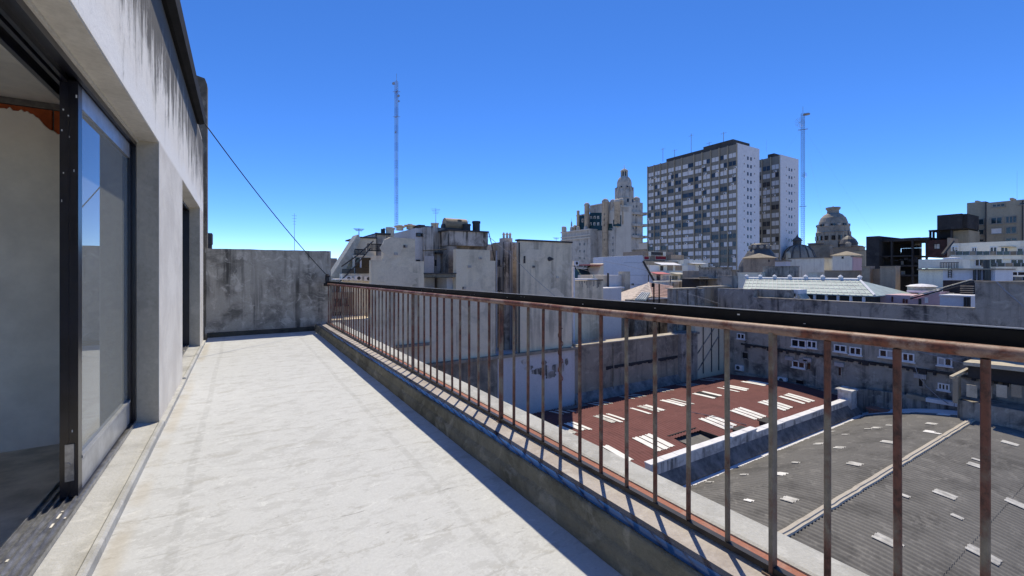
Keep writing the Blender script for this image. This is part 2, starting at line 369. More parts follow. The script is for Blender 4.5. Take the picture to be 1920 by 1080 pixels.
# ---------------------------------------------------------------- mesh helpers
WL = {}                                  # world location of every object built
class MB:
    def __init__(s): s.v = []; s.f = []; s.m = []; s.mi = 0
    def mat(s, i): s.mi = i; return s
    def poly(s, pts):
        n = len(s.v); s.v += [tuple(p) for p in pts]
        s.f.append(tuple(range(n, n + len(pts)))); s.m.append(s.mi); return s
    def _faces(s, fs):
        for f in fs: s.f.append(f); s.m.append(s.mi)
    def box(s, x0, x1, y0, y1, z0, z1):
        if x0 > x1: x0, x1 = x1, x0
        if y0 > y1: y0, y1 = y1, y0
        if z0 > z1: z0, z1 = z1, z0
        n = len(s.v)
        s.v += [(x0,y0,z0),(x1,y0,z0),(x1,y1,z0),(x0,y1,z0),(x0,y0,z1),(x1,y0,z1),(x1,y1,z1),(x0,y1,z1)]
        s._faces([(n,n+3,n+2,n+1),(n+4,n+5,n+6,n+7),(n,n+1,n+5,n+4),(n+1,n+2,n+6,n+5),(n+2,n+3,n+7,n+6),(n+3,n,n+4,n+7)])
        return s
    def prism(s, pts, vec):
        """closed polygon pts swept by vec"""
        n = len(s.v); k = len(pts)
        s.v += [tuple(p) for p in pts] + [(p[0]+vec[0], p[1]+vec[1], p[2]+vec[2]) for p in pts]
        s._faces([tuple(range(n, n+k)), tuple(range(n+2*k-1, n+k-1, -1))])
        s._faces([(n+i, n+k+i, n+k+(i+1)%k, n+(i+1)%k) for i in range(k)])
        return s
    def tube(s, p0, p1, r0, r1=None, n=8, caps=True):
        r1 = r0 if r1 is None else r1
        p0 = Vector(p0); p1 = Vector(p1)
        d = (p1 - p0).normalized()
        a = d.orthogonal().normalized(); b = d.cross(a)
        k = len(s.v)
        for p, r in ((p0, r0), (p1, r1)):
            for i in range(n):
                t = 2*math.pi*i/n
                s.v.append(tuple(p + a*math.cos(t)*r + b*math.sin(t)*r))
        s._faces([(k+i, k+(i+1)%n, k+n+(i+1)%n, k+n+i) for i in range(n)])
        if caps: s._faces([tuple(range(k+n-1, k-1, -1)), tuple(range(k+n, k+2*n))])
        return s
    def path(s, pts, r, n=6):
        """one continuous tube through the points"""
        pts = [Vector(p) for p in pts]; k = len(s.v); m = len(pts)
        up = Vector((0, 0, 1)) if abs((pts[-1]-pts[0]).normalized().z) < 0.9 else Vector((1, 0, 0))
        for i, p in enumerate(pts):
            d = (pts[min(i+1, m-1)]-pts[max(i-1, 0)]).normalized()
            a = d.cross(up).normalized(); b = a.cross(d)
            for j in range(n):
                t = 2*math.pi*j/n; s.v.append(tuple(p + a*math.cos(t)*r + b*math.sin(t)*r))
        for i in range(m-1):
            s._faces([(k+i*n+j, k+i*n+(j+1)%n, k+(i+1)*n+(j+1)%n, k+(i+1)*n+j) for j in range(n)])
        s._faces([tuple(range(k+n-1, k-1, -1)), tuple(range(k+(m-1)*n, k+m*n))])
        return s
    def ring(s, x0, x1, y0, y1, z0, z1, wa, wb, wt, wo):
        """rectangular frame in the YZ plane, x0..x1 thick: near stile, far stile, top and bottom widths"""
        k = len(s.v); O = [(y0,z0),(y1,z0),(y1,z1),(y0,z1)]; I = [(y0+wa,z0+wo),(y1-wb,z0+wo),(y1-wb,z1-wt),(y0+wa,z1-wt)]
        for x in (x0, x1): s.v += [(x,)+p for p in O] + [(x,)+p for p in I]
        for i in range(4):
            j = (i+1)%4
            s._faces([(k+i,k+j,k+4+j,k+4+i),(k+8+i,k+12+i,k+12+j,k+8+j),(k+i,k+8+i,k+8+j,k+j),(k+4+i,k+4+j,k+12+j,k+12+i)])
        return s
    def lathe(s, cx, cy, prof, n=20):
        """prof: list of (radius, z)"""
        k = len(s.v)
        for r, z in prof:
            for i in range(n):
                t = 2*math.pi*(i+0.5)/n
                s.v.append((cx + r*math.cos(t), cy + r*math.sin(t), z))
        for j in range(len(prof)-1):
            s._faces([(k+j*n+i, k+j*n+(i+1)%n, k+(j+1)*n+(i+1)%n, k+(j+1)*n+i) for i in range(n)])
        s._faces([tuple(range(k+n-1, k-1, -1)), tuple(range(k+(len(prof)-1)*n, k+len(prof)*n))])
        return s
    def build(s, name, mats, parent=None, smooth=False, bevel=0.0, fix=True, **props):
        me = bpy.data.meshes.new(name)
        off = WL.get(parent.name, Vector((0,0,0))) if parent else Vector((0,0,0))
        me.from_pydata([(v[0]-off.x, v[1]-off.y, v[2]-off.z) for v in s.v], [], s.f)
        for mt in (mats if isinstance(mats, (list, tuple)) else [mats]):
            me.materials.append(M[mt] if isinstance(mt, str) else mt)
        for p, i in zip(me.polygons, s.m): p.material_index = i
        if fix or bevel:
            bm = bmesh.new(); bm.from_mesh(me)
            bmesh.ops.recalc_face_normals(bm, faces=bm.faces)
            if bevel:
                bmesh.ops.remove_doubles(bm, verts=bm.verts, dist=1e-5)
                ed = [e for e in bm.edges if len(e.link_faces) == 2 and e.calc_face_angle(0) > 0.6]
                bmesh.ops.bevel(bm, geom=ed, offset=bevel, segments=2, affect='EDGES', profile=0.6, clamp_overlap=True)
            bm.to_mesh(me); bm.free()
        if smooth:
            for p in me.polygons: p.use_smooth = True
        o = bpy.data.objects.new(name, me)
        COL.objects.link(o)
        if parent: o.parent = parent; WL[o.name] = off.copy()
        else: WL[o.name] = Vector((0,0,0))
        for k, v in props.items(): o[k] = v
        return o
def thing(name, label, cat, loc, group=None):
    o = bpy.data.objects.new(name, None)
    o.empty_display_size = 0.2
    o.location = loc
    COL.objects.link(o)
    WL[o.name] = Vector(loc)
    o['label'] = label; o['category'] = cat
    if group: o['group'] = group
    return o
def tag(o, label, cat, group=None):
    o['label'] = label; o['category'] = cat
    if group: o['group'] = group
    return o
def struct(mb, name, mat, **kw):
    o = mb.build(name, mat, **kw); o['kind'] = 'structure'; return o
def inst(name, me, loc, parent, mats=None):
    """a part that shares its mesh data with its like"""
    o = bpy.data.objects.new(name, me)
    COL.objects.link(o)
    off = WL[parent.name]
    o.parent = parent
    o.location = Vector(loc) - off
    WL[o.name] = Vector(loc)
    return o
MESH = {}
def mesh_of(key, fn, mats):
    if key not in MESH:
        mb = fn()
        o = mb.build('tmp', mats)
        MESH[key] = o.data
        o.data.name = str(key[0])
        bpy.data.objects.remove(o)
    return MESH[key]
def win_fn(w, h, axis, panes, sill=True, fr=0.05):
    """window on a wall that faces -X (axis 'x') or -Y (axis 'y'); origin at the middle of its lower edge"""
    def fn():
        mb = MB()
        def bx(a0, a1, z0, z1, out, back=0.02):
            if axis == 'x': mb.box(-out, back, a0, a1, z0, z1)
            else: mb.box(a0, a1, -out, back, z0, z1)
        n = len(panes)
        mb.mat(0)
        bx(-w/2, w/2, 0, fr, 0.06); bx(-w/2, w/2, h-fr, h, 0.06)
        for i in range(n+1):
            a = -w/2 + (w-fr)*i/n
            bx(a, a+fr, fr, h-fr, 0.06)
        for i, p in enumerate(panes):
            a0 = -w/2 + fr + (w-fr)*i/n; a1 = -w/2 + (w-fr)*(i+1)/n
            mb.mat(p); bx(a0, a1, fr, h-fr, 0.015)
        if sill: mb.mat(0); bx(-w/2-0.05, w/2+0.05, -0.06, 0, 0.12)
        return mb
    return fn
def window(parent, axis, plane, c, z, w, h, panes=(1,), mats=('white_paint', 'window_dark', 'blind_white'), sill=True, fr=0.05, name='window'):
    w = round(w, 2); h = round(h, 2)
    me = mesh_of((name, w, h, axis, panes, mats, sill, fr), win_fn(w, h, axis, panes, sill, fr), mats)
    loc = (plane, c, z) if axis == 'x' else (c, plane, z)
    return inst(name, me, loc, parent)
def win_px(parent, axis, plane, x0, y0, x1, y1, **kw):
    xm, = ((x0+x1)/2,)
    if axis == 'x':
        a, b = Y_at(x0, plane), Y_at(x1, plane); z0, z1 = Zx(xm, y1, plane), Zx(xm, y0, plane)
    else:
        a, b = X_at(x0, plane), X_at(x1, plane); z0, z1 = Zy(xm, y1, plane), Zy(xm, y0, plane)
    return window(parent, axis, plane, (a+b)/2, z0, abs(b-a), z1-z0, **kw)
def ybox(mb, x0, y0, x1, y1, Y, depth=3.0, out=0.0, zb=None):
    """box whose front stands on plane Y and covers the given sight rectangle"""
    xm = (x0+x1)/2
    mb.box(X_at(x0, Y), X_at(x1, Y), Y-out, Y+depth, Zy(xm, y1, Y) if zb is None else zb, Zy(xm, y0, Y))
    return mb
def xbox(mb, x0, y0, x1, y1, X, depth=3.0, out=0.0, zb=None):
    xm = (x0+x1)/2
    mb.box(X-out, X+depth, Y_at(x0, X), Y_at(x1, X), Zx(xm, y1, X) if zb is None else zb, Zx(xm, y0, X))
    return mb
GZ = -22.0

# ---------------------------------------------------------------- terrace
SC.cycles.caustics_reflective = False
SC.cycles.caustics_refractive = False
SC.cycles.max_bounces = 8
SC.cycles.use_denoising = True
def rz(y): return -0.006 * y              # the curb and railing run slightly downhill
Y0, Y1 = -4.0, 11.8
mb = MB(); mb.box(-6, 2.16, Y0-0.5, Y1+0.5, -0.4, -0.001)
nx, ny = 24, 120
fl = MB()
xs = [-0.60 + (1.60+0.60)*i/nx for i in range(nx+1)]; ys = [Y0 + (Y1-Y0)*j/ny for j in range(ny+1)]
from mathutils import noise as mnoise
for j in range(ny+1):
    for i in range(nx+1):
        fl.v.append((xs[i], ys[j], 0.006*mnoise.noise(Vector((xs[i]*1.3, ys[j]*0.9, 3.1))) + 0.003*mnoise.noise(Vector((xs[i]*5, ys[j]*2.5, 9)))))
for j in range(ny):
    for i in range(nx):
        a = j*(nx+1)+i; fl._faces([(a, a+1, a+nx+2, a+nx+1)])
struct(fl, 'terrace_floor', 'cement_screed', smooth=True)

# curb (kerb along the drop) with its strips
def strip(mb, prof, y0=Y0, y1=Y1, seg=48, wob=0.0, seed=0):
    k = len(prof); n0 = len(mb.v)
    for j in range(seg+1):
        y = y0+(y1-y0)*j/seg
        for i, (x, z) in enumerate(prof):
            w = wob*mnoise.noise(Vector((x*4+seed, y*1.7, z*5))) + wob*0.6*mnoise.noise(Vector((x*4+seed, y*7, z*5)))
            mb.v.append((x+w, y, z+rz(y)+w*0.5))
    for j in range(seg):
        for i in range(k-1):
            a = n0+j*k+i; mb._faces([(a, a+1, a+k+1, a+k)])
    return mb
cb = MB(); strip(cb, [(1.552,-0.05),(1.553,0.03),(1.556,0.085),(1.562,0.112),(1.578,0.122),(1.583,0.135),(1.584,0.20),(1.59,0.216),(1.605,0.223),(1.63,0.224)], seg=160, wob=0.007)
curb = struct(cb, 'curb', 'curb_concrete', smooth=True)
b2 = MB(); strip(b2, [(1.628,0.2235),(1.70,0.2245),(1.80,0.2245),(1.862,0.2245)], seg=120, wob=0.0015); b2.build('curb_coping', 'curb_top', curb, smooth=True)
b2 = MB(); strip(b2, [(1.598,0.2262),(1.625,0.2290),(1.692,0.2290),(1.694,0.222)], seg=160, wob=0.0015, seed=3); b2.build('dark_blue_strip', 'glossy_dark_blue', curb, smooth=True)  # glossy dark blue strip along the inner curb top
b2 = MB(); strip(b2, [(1.86,0.2243),(1.955,0.2243)], seg=60, wob=0.0015); b2.build('painted_strip', 'curb_pink', curb)
b2 = MB(); strip(b2, [(1.953,0.20),(1.954,0.232),(1.97,0.238),(2.14,0.238),(2.16,0.22),(2.16,-0.6)], seg=60, wob=0.003); b2.build('outer_coping', 'curb_outer', curb, smooth=False)
# own building's outer wall below the curb
mb = MB(); mb.box(-7, 2.12, Y0-0.5, Y1+0.7, GZ, -0.45)
struct(mb, 'building_base', 'grey_stained')

# railing
rail = thing('railing', 'rusty iron terrace railing with thin vertical bars on the concrete curb', 'railing', (1.84, 3.5, 0.22))
YA, YB = -1.3, 11.72
mb = MB()
pts = [(1.84, YA+(YB-YA)*i/30, 1.221+rz(YA+(YB-YA)*i/30)+0.003*mnoise.noise(Vector((i*0.7, 2, 1)))) for i in range(31)]
mb.path(pts, 0.0205, 12); mb.build('top_rail', 'rail_paint', rail, smooth=True)
mb = MB(); strip(mb, [(1.825,0.236),(1.825,0.262),(1.855,0.262),(1.855,0.236),(1.825,0.236)], YA, YB, 20); mb.build('bottom_rail', 'dark_rail', rail)
mb = MB(); strip(mb, [(1.864,1.20),(1.862,1.286),(1.866,1.290),(1.94,1.290),(1.945,1.284),(1.945,1.20),(1.864,1.20)], YA, 11.66, 40, wob=0.002); band = mb.build('cover_channel', 'black_band', rail, label='flat black channel along the top of the rusty railing')  # outer side widened out of view so its shadow closes the lit floor gap
mb = MB(); strip(mb, [(1.8615,1.2912),(1.8615,1.2942),(1.872,1.2942),(1.872,1.2912)], YA, 11.66, 40, wob=0.0006); mb.build('edge_highlight', 'steel_galv', band)  # light grey strip added as the sunlit line along the black top
mb = MB()
for k in range(16):
    y = random.uniform(-0.2, 7) ** 1.0; z = random.uniform(1.25, 1.28)+rz(y); a = random.uniform(0.0015, 0.004) * (1.8 if k % 7 == 0 else 1)
    mb.box(1.8585, 1.8625, y, y+a*random.uniform(1, 3), z, z+a)
mb.build('paint_spots', 'white_drop', band, kind='stuff')
def bar_mesh():
    b = MB(); b.tube((0,0,0), (0,0,0.955), 0.0115, n=8, caps=False); return b
def post_mesh():
    b = MB(); b.box(-0.018, 0.018, -0.008, 0.008, -0.03, 0.965); b.box(-0.03, 0.03, -0.03, 0.03, -0.03, -0.012); return b
bm_ = mesh_of(('baluster', 1), bar_mesh, 'bar_paint'); pm_ = mesh_of(('post', 1), post_mesh, 'bar_paint')
for p in bm_.polygons: p.use_smooth = True
step = 2.18/11
i0 = int((YA-0.95)/step)
for i in range(i0, 60):
    y = 0.95 + step*i
    if y > 11.62: break
    if i % 11 == 0: inst('post', pm_, (1.84, y, 0.245+rz(y)), rail)
    else:
        o = inst('baluster', bm_, (1.84+random.uniform(-.003,.003), y+random.uniform(-.004,.004), 0.245+rz(y)), rail)
        o.rotation_euler = (random.uniform(-.004,.004), random.uniform(-.003,.003), random.uniform(0, 3))
mb = MB()      # twisted wire left on a bar
y = 0.95+step*7
mb.path([(1.84+0.016*math.cos(k*0.75), y+0.016*math.sin(k*0.75), 1.07-k*0.014) for k in range(27)], 0.003, 5)
mb.build('tie_wire', 'rust_red', rail)
mb = MB(); mb.box(1.80, 1.88, 11.60, 11.72, 1.12, 1.32); mb.box(1.77, 1.90, 11.66, 11.74, 1.10, 1.17); mb.lathe(1.85, 11.66, [(0.05,1.32),(0.06,1.36),(0.03,1.40)], 10)
mb.build('end_bracket', 'dark_rail', rail)

# far parapet and the taller party wall beside it
def slab_wall(mb, x0, x1, y0, y1, z0, z1, nx=18, nz=14, wob=0.012):
    """a wall with a slightly uneven hand-rendered front face and arrises"""
    n0 = len(mb.v)
    for k in range(nz+1):
        for i in range(nx+1):
            x = x0+(x1-x0)*i/nx; z = z0+(z1-z0)*k/nz
            mb.v.append((x, y0+wob*mnoise.noise(Vector((x*1.6, z*1.6, y0))), z + (wob*0.8*mnoise.noise(Vector((x*3, 7, 1))) if k == nz else 0)))
    for k in range(nz):
        for i in range(nx):
            a = n0+k*(nx+1)+i; mb._faces([(a, a+1, a+nx+2, a+nx+1)])
    topr = [mb.v[n0+nz*(nx+1)+i] for i in range(nx+1)]
    n1 = len(mb.v); mb.v += [(p[0], y1, p[2]) for p in topr]
    for i in range(nx):
        a = n0+nz*(nx+1)+i; mb._faces([(a, a+1, n1+i+1, n1+i)])
    mb.poly([(x0,y0,z0),(x0,y0,z1),(x0,y1,z1),(x0,y1,z0)]); mb.poly([(x1,y0,z0),(x1,y1,z0),(x1,y1,z1),(x1,y0,z1)])
    mb.poly([(x0,y1,z0),(x0,y1,z1),(x1,y1,z1),(x1,y1,z0)])
    return mb
pw = thing('parapet_wall', 'mould-stained grey parapet wall closing the far end of the terrace', 'wall', (0.6, 11.9, 0))
mb = MB(); slab_wall(mb, -0.66, 1.95, 11.8, 12.02, -0.3, 1.975); mb.build('wall_body', 'parapet_render', pw, fix=False, smooth=False)
mb = MB(); strip2 = [( -0.62, 11.70, 0.0), (-0.62, 11.71, 0.085), (-0.62, 11.80, 0.10)]
n=14
for i in range(n+1):
    x = -0.62+(1.56+0.62)*i/n
    for (_, yy, zz) in strip2: mb.v.append((x, yy+0.012*mnoise.noise(Vector((x*3, zz*9, 1))), zz+0.01*mnoise.noise(Vector((x*2, 4, zz)))))
for i in range(n):
    for j in range(2): a = i*3+j; mb._faces([(a, a+1, a+4, a+3)])
mb.build('skirting', 'green_skirting', pw)
tw = MB(); tw.prism([(-1.6,11.8,-0.3),(-0.62,11.8,-0.3),(-0.62,11.8,5.62),(-0.66,11.8,5.74),(-0.95,11.8,5.80),(-1.6,11.8,5.8)], (0,0.34,0))
tag(tw.build('party_wall', 'black_mould', bevel=0.02), 'tall blackened party wall rising past the roof edge beside the parapet', 'wall')
# sheathed cable strung from the roof edge to the railing's end
mb = MB(); a = Vector((-0.52, 9.42, 4.06)); b = Vector((1.84, 11.66, 1.36)); pts = []
for i in range(21):
    t = i/20; p = a.lerp(b, t); p.z -= 0.10*4*t*(1-t); pts.append(p)
mb.path(pts, 0.009, 6); tag(mb.build('cable', 'cable_black', smooth=True), 'thin black cable strung from the roof edge down to the railing', 'cable')

# ---------------------------------------------------------------- penthouse on the left
ph = thing('penthouse', 'weathered grey cement penthouse with sliding doors opening on the terrace', 'building', (-0.9, 3, 0))
mb = MB()
XW, XI = -0.64, -1.08
mb.box(XI, XW, -4.5, 10.95, 2.66, 4.06)
mb.box(XI, XW, 5.2, 7.14, -0.2, 2.66)
mb.box(XI, XW, 10.1, 10.95, -0.2, 2.66)
mb.box(XI, XW, -4.5, -3.2, -0.2, 2.66)
wall = mb.build('wall', 'mouldy_render', ph)
for (ya, yb) in ((-3.2, 5.2), (7.14, 10.1)):       # soffit and reveals: bare brown-grey cement, 3 mm proud
    m2 = MB(); m2.box(XI, XW-0.004, ya, yb, 2.652, 2.657)
    m2.build('soffit', 'lintel_concrete', wall)
    m2 = MB(); m2.box(XI, XW-0.004, yb-0.004, yb-0.001, 0.0, 2.652); m2.build('reveal', 'grey_concrete', wall)
# roof edge: black metal gutter on the mouldy wall top
mb = MB(); mb.prism([(-0.66,-4.5,4.06),(-0.60,-4.5,4.045),(-0.53,-4.5,4.07),(-0.515,-4.5,4.20),(-0.54,-4.5,4.215),(-0.66,-4.5,4.20)], (0, 13.95, 0))
gut = mb.build('roof_gutter', 'black_metal', ph)
mb = MB(); mb.box(-7, -0.66, -4.5, 10.95, 4.06, 4.19); mb.build('roof', 'grey_stained', ph)
# thresholds
for (ya, yb) in ((-3.2, 5.2), (7.14, 10.1)):
    m2 = MB(); m2.prism([(-1.0,ya,-0.1),(-0.60,ya,-0.1),(-0.60,ya,0.055),(-0.612,ya,0.068),(-0.632,ya,0.068),(-0.645,ya,0.052),(-0.70,ya,0.055),(-0.82,ya,0.078),(-1.0,ya,0.08)], (0, yb-ya, 0))
    m2.build('threshold', 'curb_outer', ph)
for ya, yb in ((5.2, 7.14), (10.1, 10.95)): m2 = MB(); m2.box(-0.645, -0.598, ya, yb, -0.1, 0.05); m2.build('wall_skirting', 'curb_outer', ph)

def leaf(xo, ya, yb, mat_face, name='sliding_leaf', lab=None):
    xi = xo-0.04
    m2 = MB()
    m2.ring(xi, xo, ya, yb, 0.10, 2.60, 0.075, 0.06, 0.012, 0.012)
    lf = m2.build(name, 'navy_frame', ph)
    if lab: lf['label'] = lab
    m2 = MB(); m2.box(xi, xo-0.003, ya+0.075, yb-0.06, 0.112, 0.30); m2.box(xi+0.008, xo+0.004, ya+0.075, yb-0.06, 0.30, 0.318); m2.build('leaf_bottom_rail', mat_face, lf)
    m2 = MB(); m2.box(xi, xo-0.003, ya+0.075, yb-0.06, 2.46, 2.588); m2.build('leaf_top_rail', mat_face, lf)
    m2 = MB(); m2.box(xo-0.024, xo-0.018, ya+0.075, yb-0.06, 0.318, 2.46); m2.build('glass_pane', 'door_glass', lf)
    return lf
leaf(-0.828, 3.62, 5.14, 'reflection_grey', lab='sliding door leaf with grey rails standing open')
leaf(-0.869, 3.62, 5.14, 'navy_frame')
leaf(-0.828, 7.20, 8.66, 'reflection_grey')
leaf(-0.905, 8.60, 10.04, 'reflection_grey')
for (ya, yb) in ((-3.2, 5.2), (7.14, 10.1)):
    m2 = MB()
    for (xa, xb, za, zb) in ((-0.99,-0.80,2.622,2.650),(-0.99,-0.965,2.56,2.622),(-0.925,-0.905,2.575,2.622),(-0.893,-0.872,2.585,2.622),(-0.822,-0.80,2.59,2.622)):
        m2.box(xa, xb, ya+0.005, yb-0.05, za, zb)
    fr = m2.build('door_frame', 'navy_frame', ph)
    m2 = MB(); m2.box(-0.99, -0.80, yb-0.048, yb-0.006, 0.085, 2.65); m2.build('door_jamb', 'navy_frame', fr)
    m2 = MB(); m2.box(-0.80, -0.785, ya+0.005, yb-0.006, 2.63, 2.651); m2.build('seal_strip', 'lintel_concrete', fr)
    m2 = MB(); m2.box(-0.995, -0.795, ya+0.005, yb-0.05, 0.081, 0.089)
    for xa in (-0.99, -0.95, -0.915, -0.878, -0.84, -0.802): m2.box(xa, xa+0.007, ya+0.005, yb-0.05, 0.089, 0.108)
    m2.build('door_track', 'track_metal', ph)
    m2 = MB()
    for k in range(16):
        y = random.uniform(1.5, 3.6) if ya < 0 else random.uniform(ya, yb)
        x = random.choice((-0.935,-0.90,-0.86,-0.825)); m2.box(x, x+random.uniform(.006,.018), y, y+random.uniform(.01,.06), 0.089, 0.0925)
    m2.build('plaster_crumbs', 'white_drop', ph, kind='stuff')
# handle plate and chipped plaster spots on the dark stile
m2 = MB(); m2.box(-0.885, -0.845, 3.612, 3.619, 0.20, 0.42); m2.tube((-0.872, 3.613, 0.30), (-0.872, 3.606, 0.30), 0.012, n=10); m2.build('lock_plate', 'track_metal', ph)
m2 = MB()
for k in range(9):
    z = random.choice((2.35, 2.2, 1.9, 1.15, 0.6)) + random.uniform(-.15, .15); x = random.choice((-0.905, -0.895, -0.87, -0.85, -0.835)) + random.uniform(-.006, .006)
    m2.box(x, x+random.uniform(.002,.006), 3.615, 3.6195, z, z+random.uniform(.004,.018))
m2.build('plaster_specks', 'white_drop', ph, kind='stuff')

# rooms behind the doors
mb = MB(); mb.box(-6, -1.0, -4.0, 5.15, -0.02, 0.0); struct(mb, 'room_floor', 'room_cement')
mb = MB(); mb.box(-6.2, XI, -4.4, 10.9, 2.87, 2.95); struct(mb, 'room_ceiling', 'room_plaster')
mb = MB(); mb.box(-6.2, -6, 4.6, 10.9, -0.2, 2.87); mb.box(-6.2, -6, -4.2, -3.6, -0.2, 2.87); mb.box(-6.2, -6, -3.6, 4.6, -0.2, 0.5); mb.box(-6.2, -6, -3.6, 4.6, 2.6, 2.87); mb.box(-6, XI, -4.4, -4.2, -0.2, 2.87); mb.box(-6, XI, 10.7, 10.9, -0.2, 2.87)  # unseen wide opening added in the back wall to brighten the room
mb.box(-6, XI, 5.35, 10.7, -0.04, 0.0); struct(mb, 'room_wall', 'room_plaster')
mb = MB(); mb.box(-6, -0.99, 5.19, 5.34, -0.2, 2.869); mb.box(-0.99-0.09, -0.99, 5.152, 5.189, 0, 2.6)
cross = struct(mb, 'cross_wall', 'mortar')
# plaster coat with a torn upper edge; bare bricks above it
mb = MB(); n0 = 0; nseg = 300; x0, x1 = -5.9, -0.995
edge = []
for i in range(nseg+1):
    x = x0+(x1-x0)*i/nseg
    e = 2.63+0.07*mnoise.noise(Vector((x*3.1, 1.7, 0)))+0.06*mnoise.noise(Vector((x*12, 5, 0)))+0.035*mnoise.noise(Vector((x*37, 3, 0)))
    e += 0.12*math.exp(-((x+1.52)/0.16)**2) - 0.05*math.exp(-((x+1.22)/0.12)**2)
    edge.append((x, min(e, 2.80)))
for x, e in edge: mb.v += [(x, 5.150, 0.0), (x, 5.150, e), (x, 5.190, e+0.012)]
for i in range(nseg):
    a = i*3; mb._faces([(a, a+3, a+4, a+1), (a+1, a+4, a+5, a+2)])
mb.build('plaster_coat', 'room_plaster', cross, fix=False)
mb = MB(); mb.box(-6, -0.995, 5.165, 5.19, 2.815, 2.868); mb.build('bed_joint', 'mortar', cross)
bk = mesh_of(('brick', 1), lambda: MB().box(-0.16, 0.16, -0.012, 0.02, 0, 0.19), 'red_clay_brick')
for r in range(2):
    for k in range(15):
        inst('brick', bk, (-1.17-0.335*k-(0.16 if r else 0), 5.18, 2.613-0.205*r+0.005), cross)

# ---------------------------------------------------------------- ground far below
mb = MB(); mb.poly([(-4000,-4000,GZ),(4000,-4000,GZ),(4000,4000,GZ),(-4000,4000,GZ)])
struct(mb, 'ground', 'city_ground')

# ---------------------------------------------------------------- warehouse roofs in the courtyard
def sheet_grid(x0, x1, y0, y1, zf, pitch, amp, per=6, ny=6, lift=0.0):
    """corrugated sheeting, ribs running along Y over the curve zf(y)"""
    mb = MB(); nx = int(round((x1-x0)/pitch*per))
    for j in range(ny+1):
        y = y0+(y1-y0)*j/ny
        for i in range(nx+1):
            x = x0+(x1-x0)*i/nx
            mb.v.append((x, y, zf(y)+amp*math.sin(2*math.pi*(x-x0)/pitch)+lift*j/ny))
    for j in range(ny):
        for i in range(nx):
            a = j*(nx+1)+i; mb._faces([(a, a+1, a+nx+2, a+nx+1)])
    return mb
def zg(y): return -5.62-1.52*((y-5.5)/5.9)**2
grey = thing('vaulted_roof', 'grey corrugated vaulted warehouse roof with white patches below the railing', 'roof', (16, 5.5, -8))
rows = [-2.0, -0.15, 1.7, 3.55, 5.42, 6.9, 8.35, 9.85, 11.2]
for a, b in zip(rows[:-1], rows[1:]):
    mb = sheet_grid(2.3, 30.7, a-0.12, b, (lambda y, a=a, b=b: zg(y)+0.012*((y-a)/(b-a) if a > 5.2 else (b-y)/(b-a))), 0.2, 0.028, 6, 10)
    mb.build('roof_sheet', 'grey_sheet', grey, smooth=True, fix=False)
mb = MB(); mb.box(2.3, 30.5, -2.2, 11.2, -12, -8.4); mb.build('warehouse_body', 'courtyard_wall', grey)
mb = MB(); n = 90
for i in range(n+1):
    x = 2.3+28.4*i/n; w = 0.015*mnoise.noise(Vector((x*2, 0, 0)))
    for dy, dz in ((-0.13,0.0),(-0.11,0.045),(-0.04,0.04),(-0.025,0.075),(0.025,0.075),(0.04,0.04),(0.11,0.045),(0.13,0.0)):
        mb.v.append((x, 6.12+dy+w, zg(6.12)+0.035+dz+w))
for i in range(n):
    for j in range(7): a = i*8+j; mb._faces([(a, a+1, a+9, a+8)])
mb.build('ridge_cap', 'cream_mastic', grey)
def hit_roof(px, py, zf, z=-6.0):
    for _ in range(12):
        x, y = onz(px, py, z); z = zf(y)
    return x, y, z
patches = [(1483,936,30,10),(1602,871,32,9),(1428,748+100,20,6),(1397,890,10,5),(1403,940,14,5),(1466,889,18,6),(1518,775+8,22,5),(1643,803,24,6),(1574,840,20,5),(1660,870-40,20,6),(1677,830,28,6),(1745,796,28,6),(1744,809,18,5),(1758,813,8,3),(1700,774,30,5),(1770,778,36,7),(1832,862,10,5),(1895,831,36,9),(1832,873,34,9),(1772,928,40,11),(1905,945,34,12),(1842,1043,46,16),(1664,1016,44,16),(1694,932,10,5),(1796,969,10,4),(1627,805,6,3),(1668,798,7,3),(1535,803+30,16,4),(1586,815,10,4),(1492,808+60,12,4),(1330,905,12,5),(1320,897,20,4),(1560,810,14,3)]
for px, py, w, h in patches:
    x, y, z = hit_roof(px, py, zg)
    if y > 11.0 or x > 30.4: continue
    wx, wy = random.uniform(0.34, 0.5), max(0.32, w*0.013)
    if w < 15: wx, wy = 0.14, 0.25
    i0 = round((x-wx/2-2.3)/0.2); n_ = max(1, round(wx/0.2)); xa_ = 2.3+0.2*i0
    sheet_grid(xa_, xa_+0.2*n_, y-wy/2, y+wy/2, lambda yy: zg(yy)+0.028, 0.2, 0.028, 6, 4).build('roof_patch', random.choice(['translucent_white','grp_sheet_dull','grp_sheet_dull']), grey, smooth=True, fix=False)
# white far rim of the vault
mb = MB(); pr = []
for i in range(31):
    y = 11.3-13.3*i/30; pr.append((y, zg(y)))
for y, z in pr: mb.v += [(30.2, y, z-0.1), (30.2, y, z+0.06), (31.0, y, z+0.10), (31.0, y, z-0.3)]
for i in range(30):
    for j in range(3): a = i*4+j; mb._faces([(a, a+1, a+5, a+4)])
mb.build('roof_rim', 'white_paint', grey)

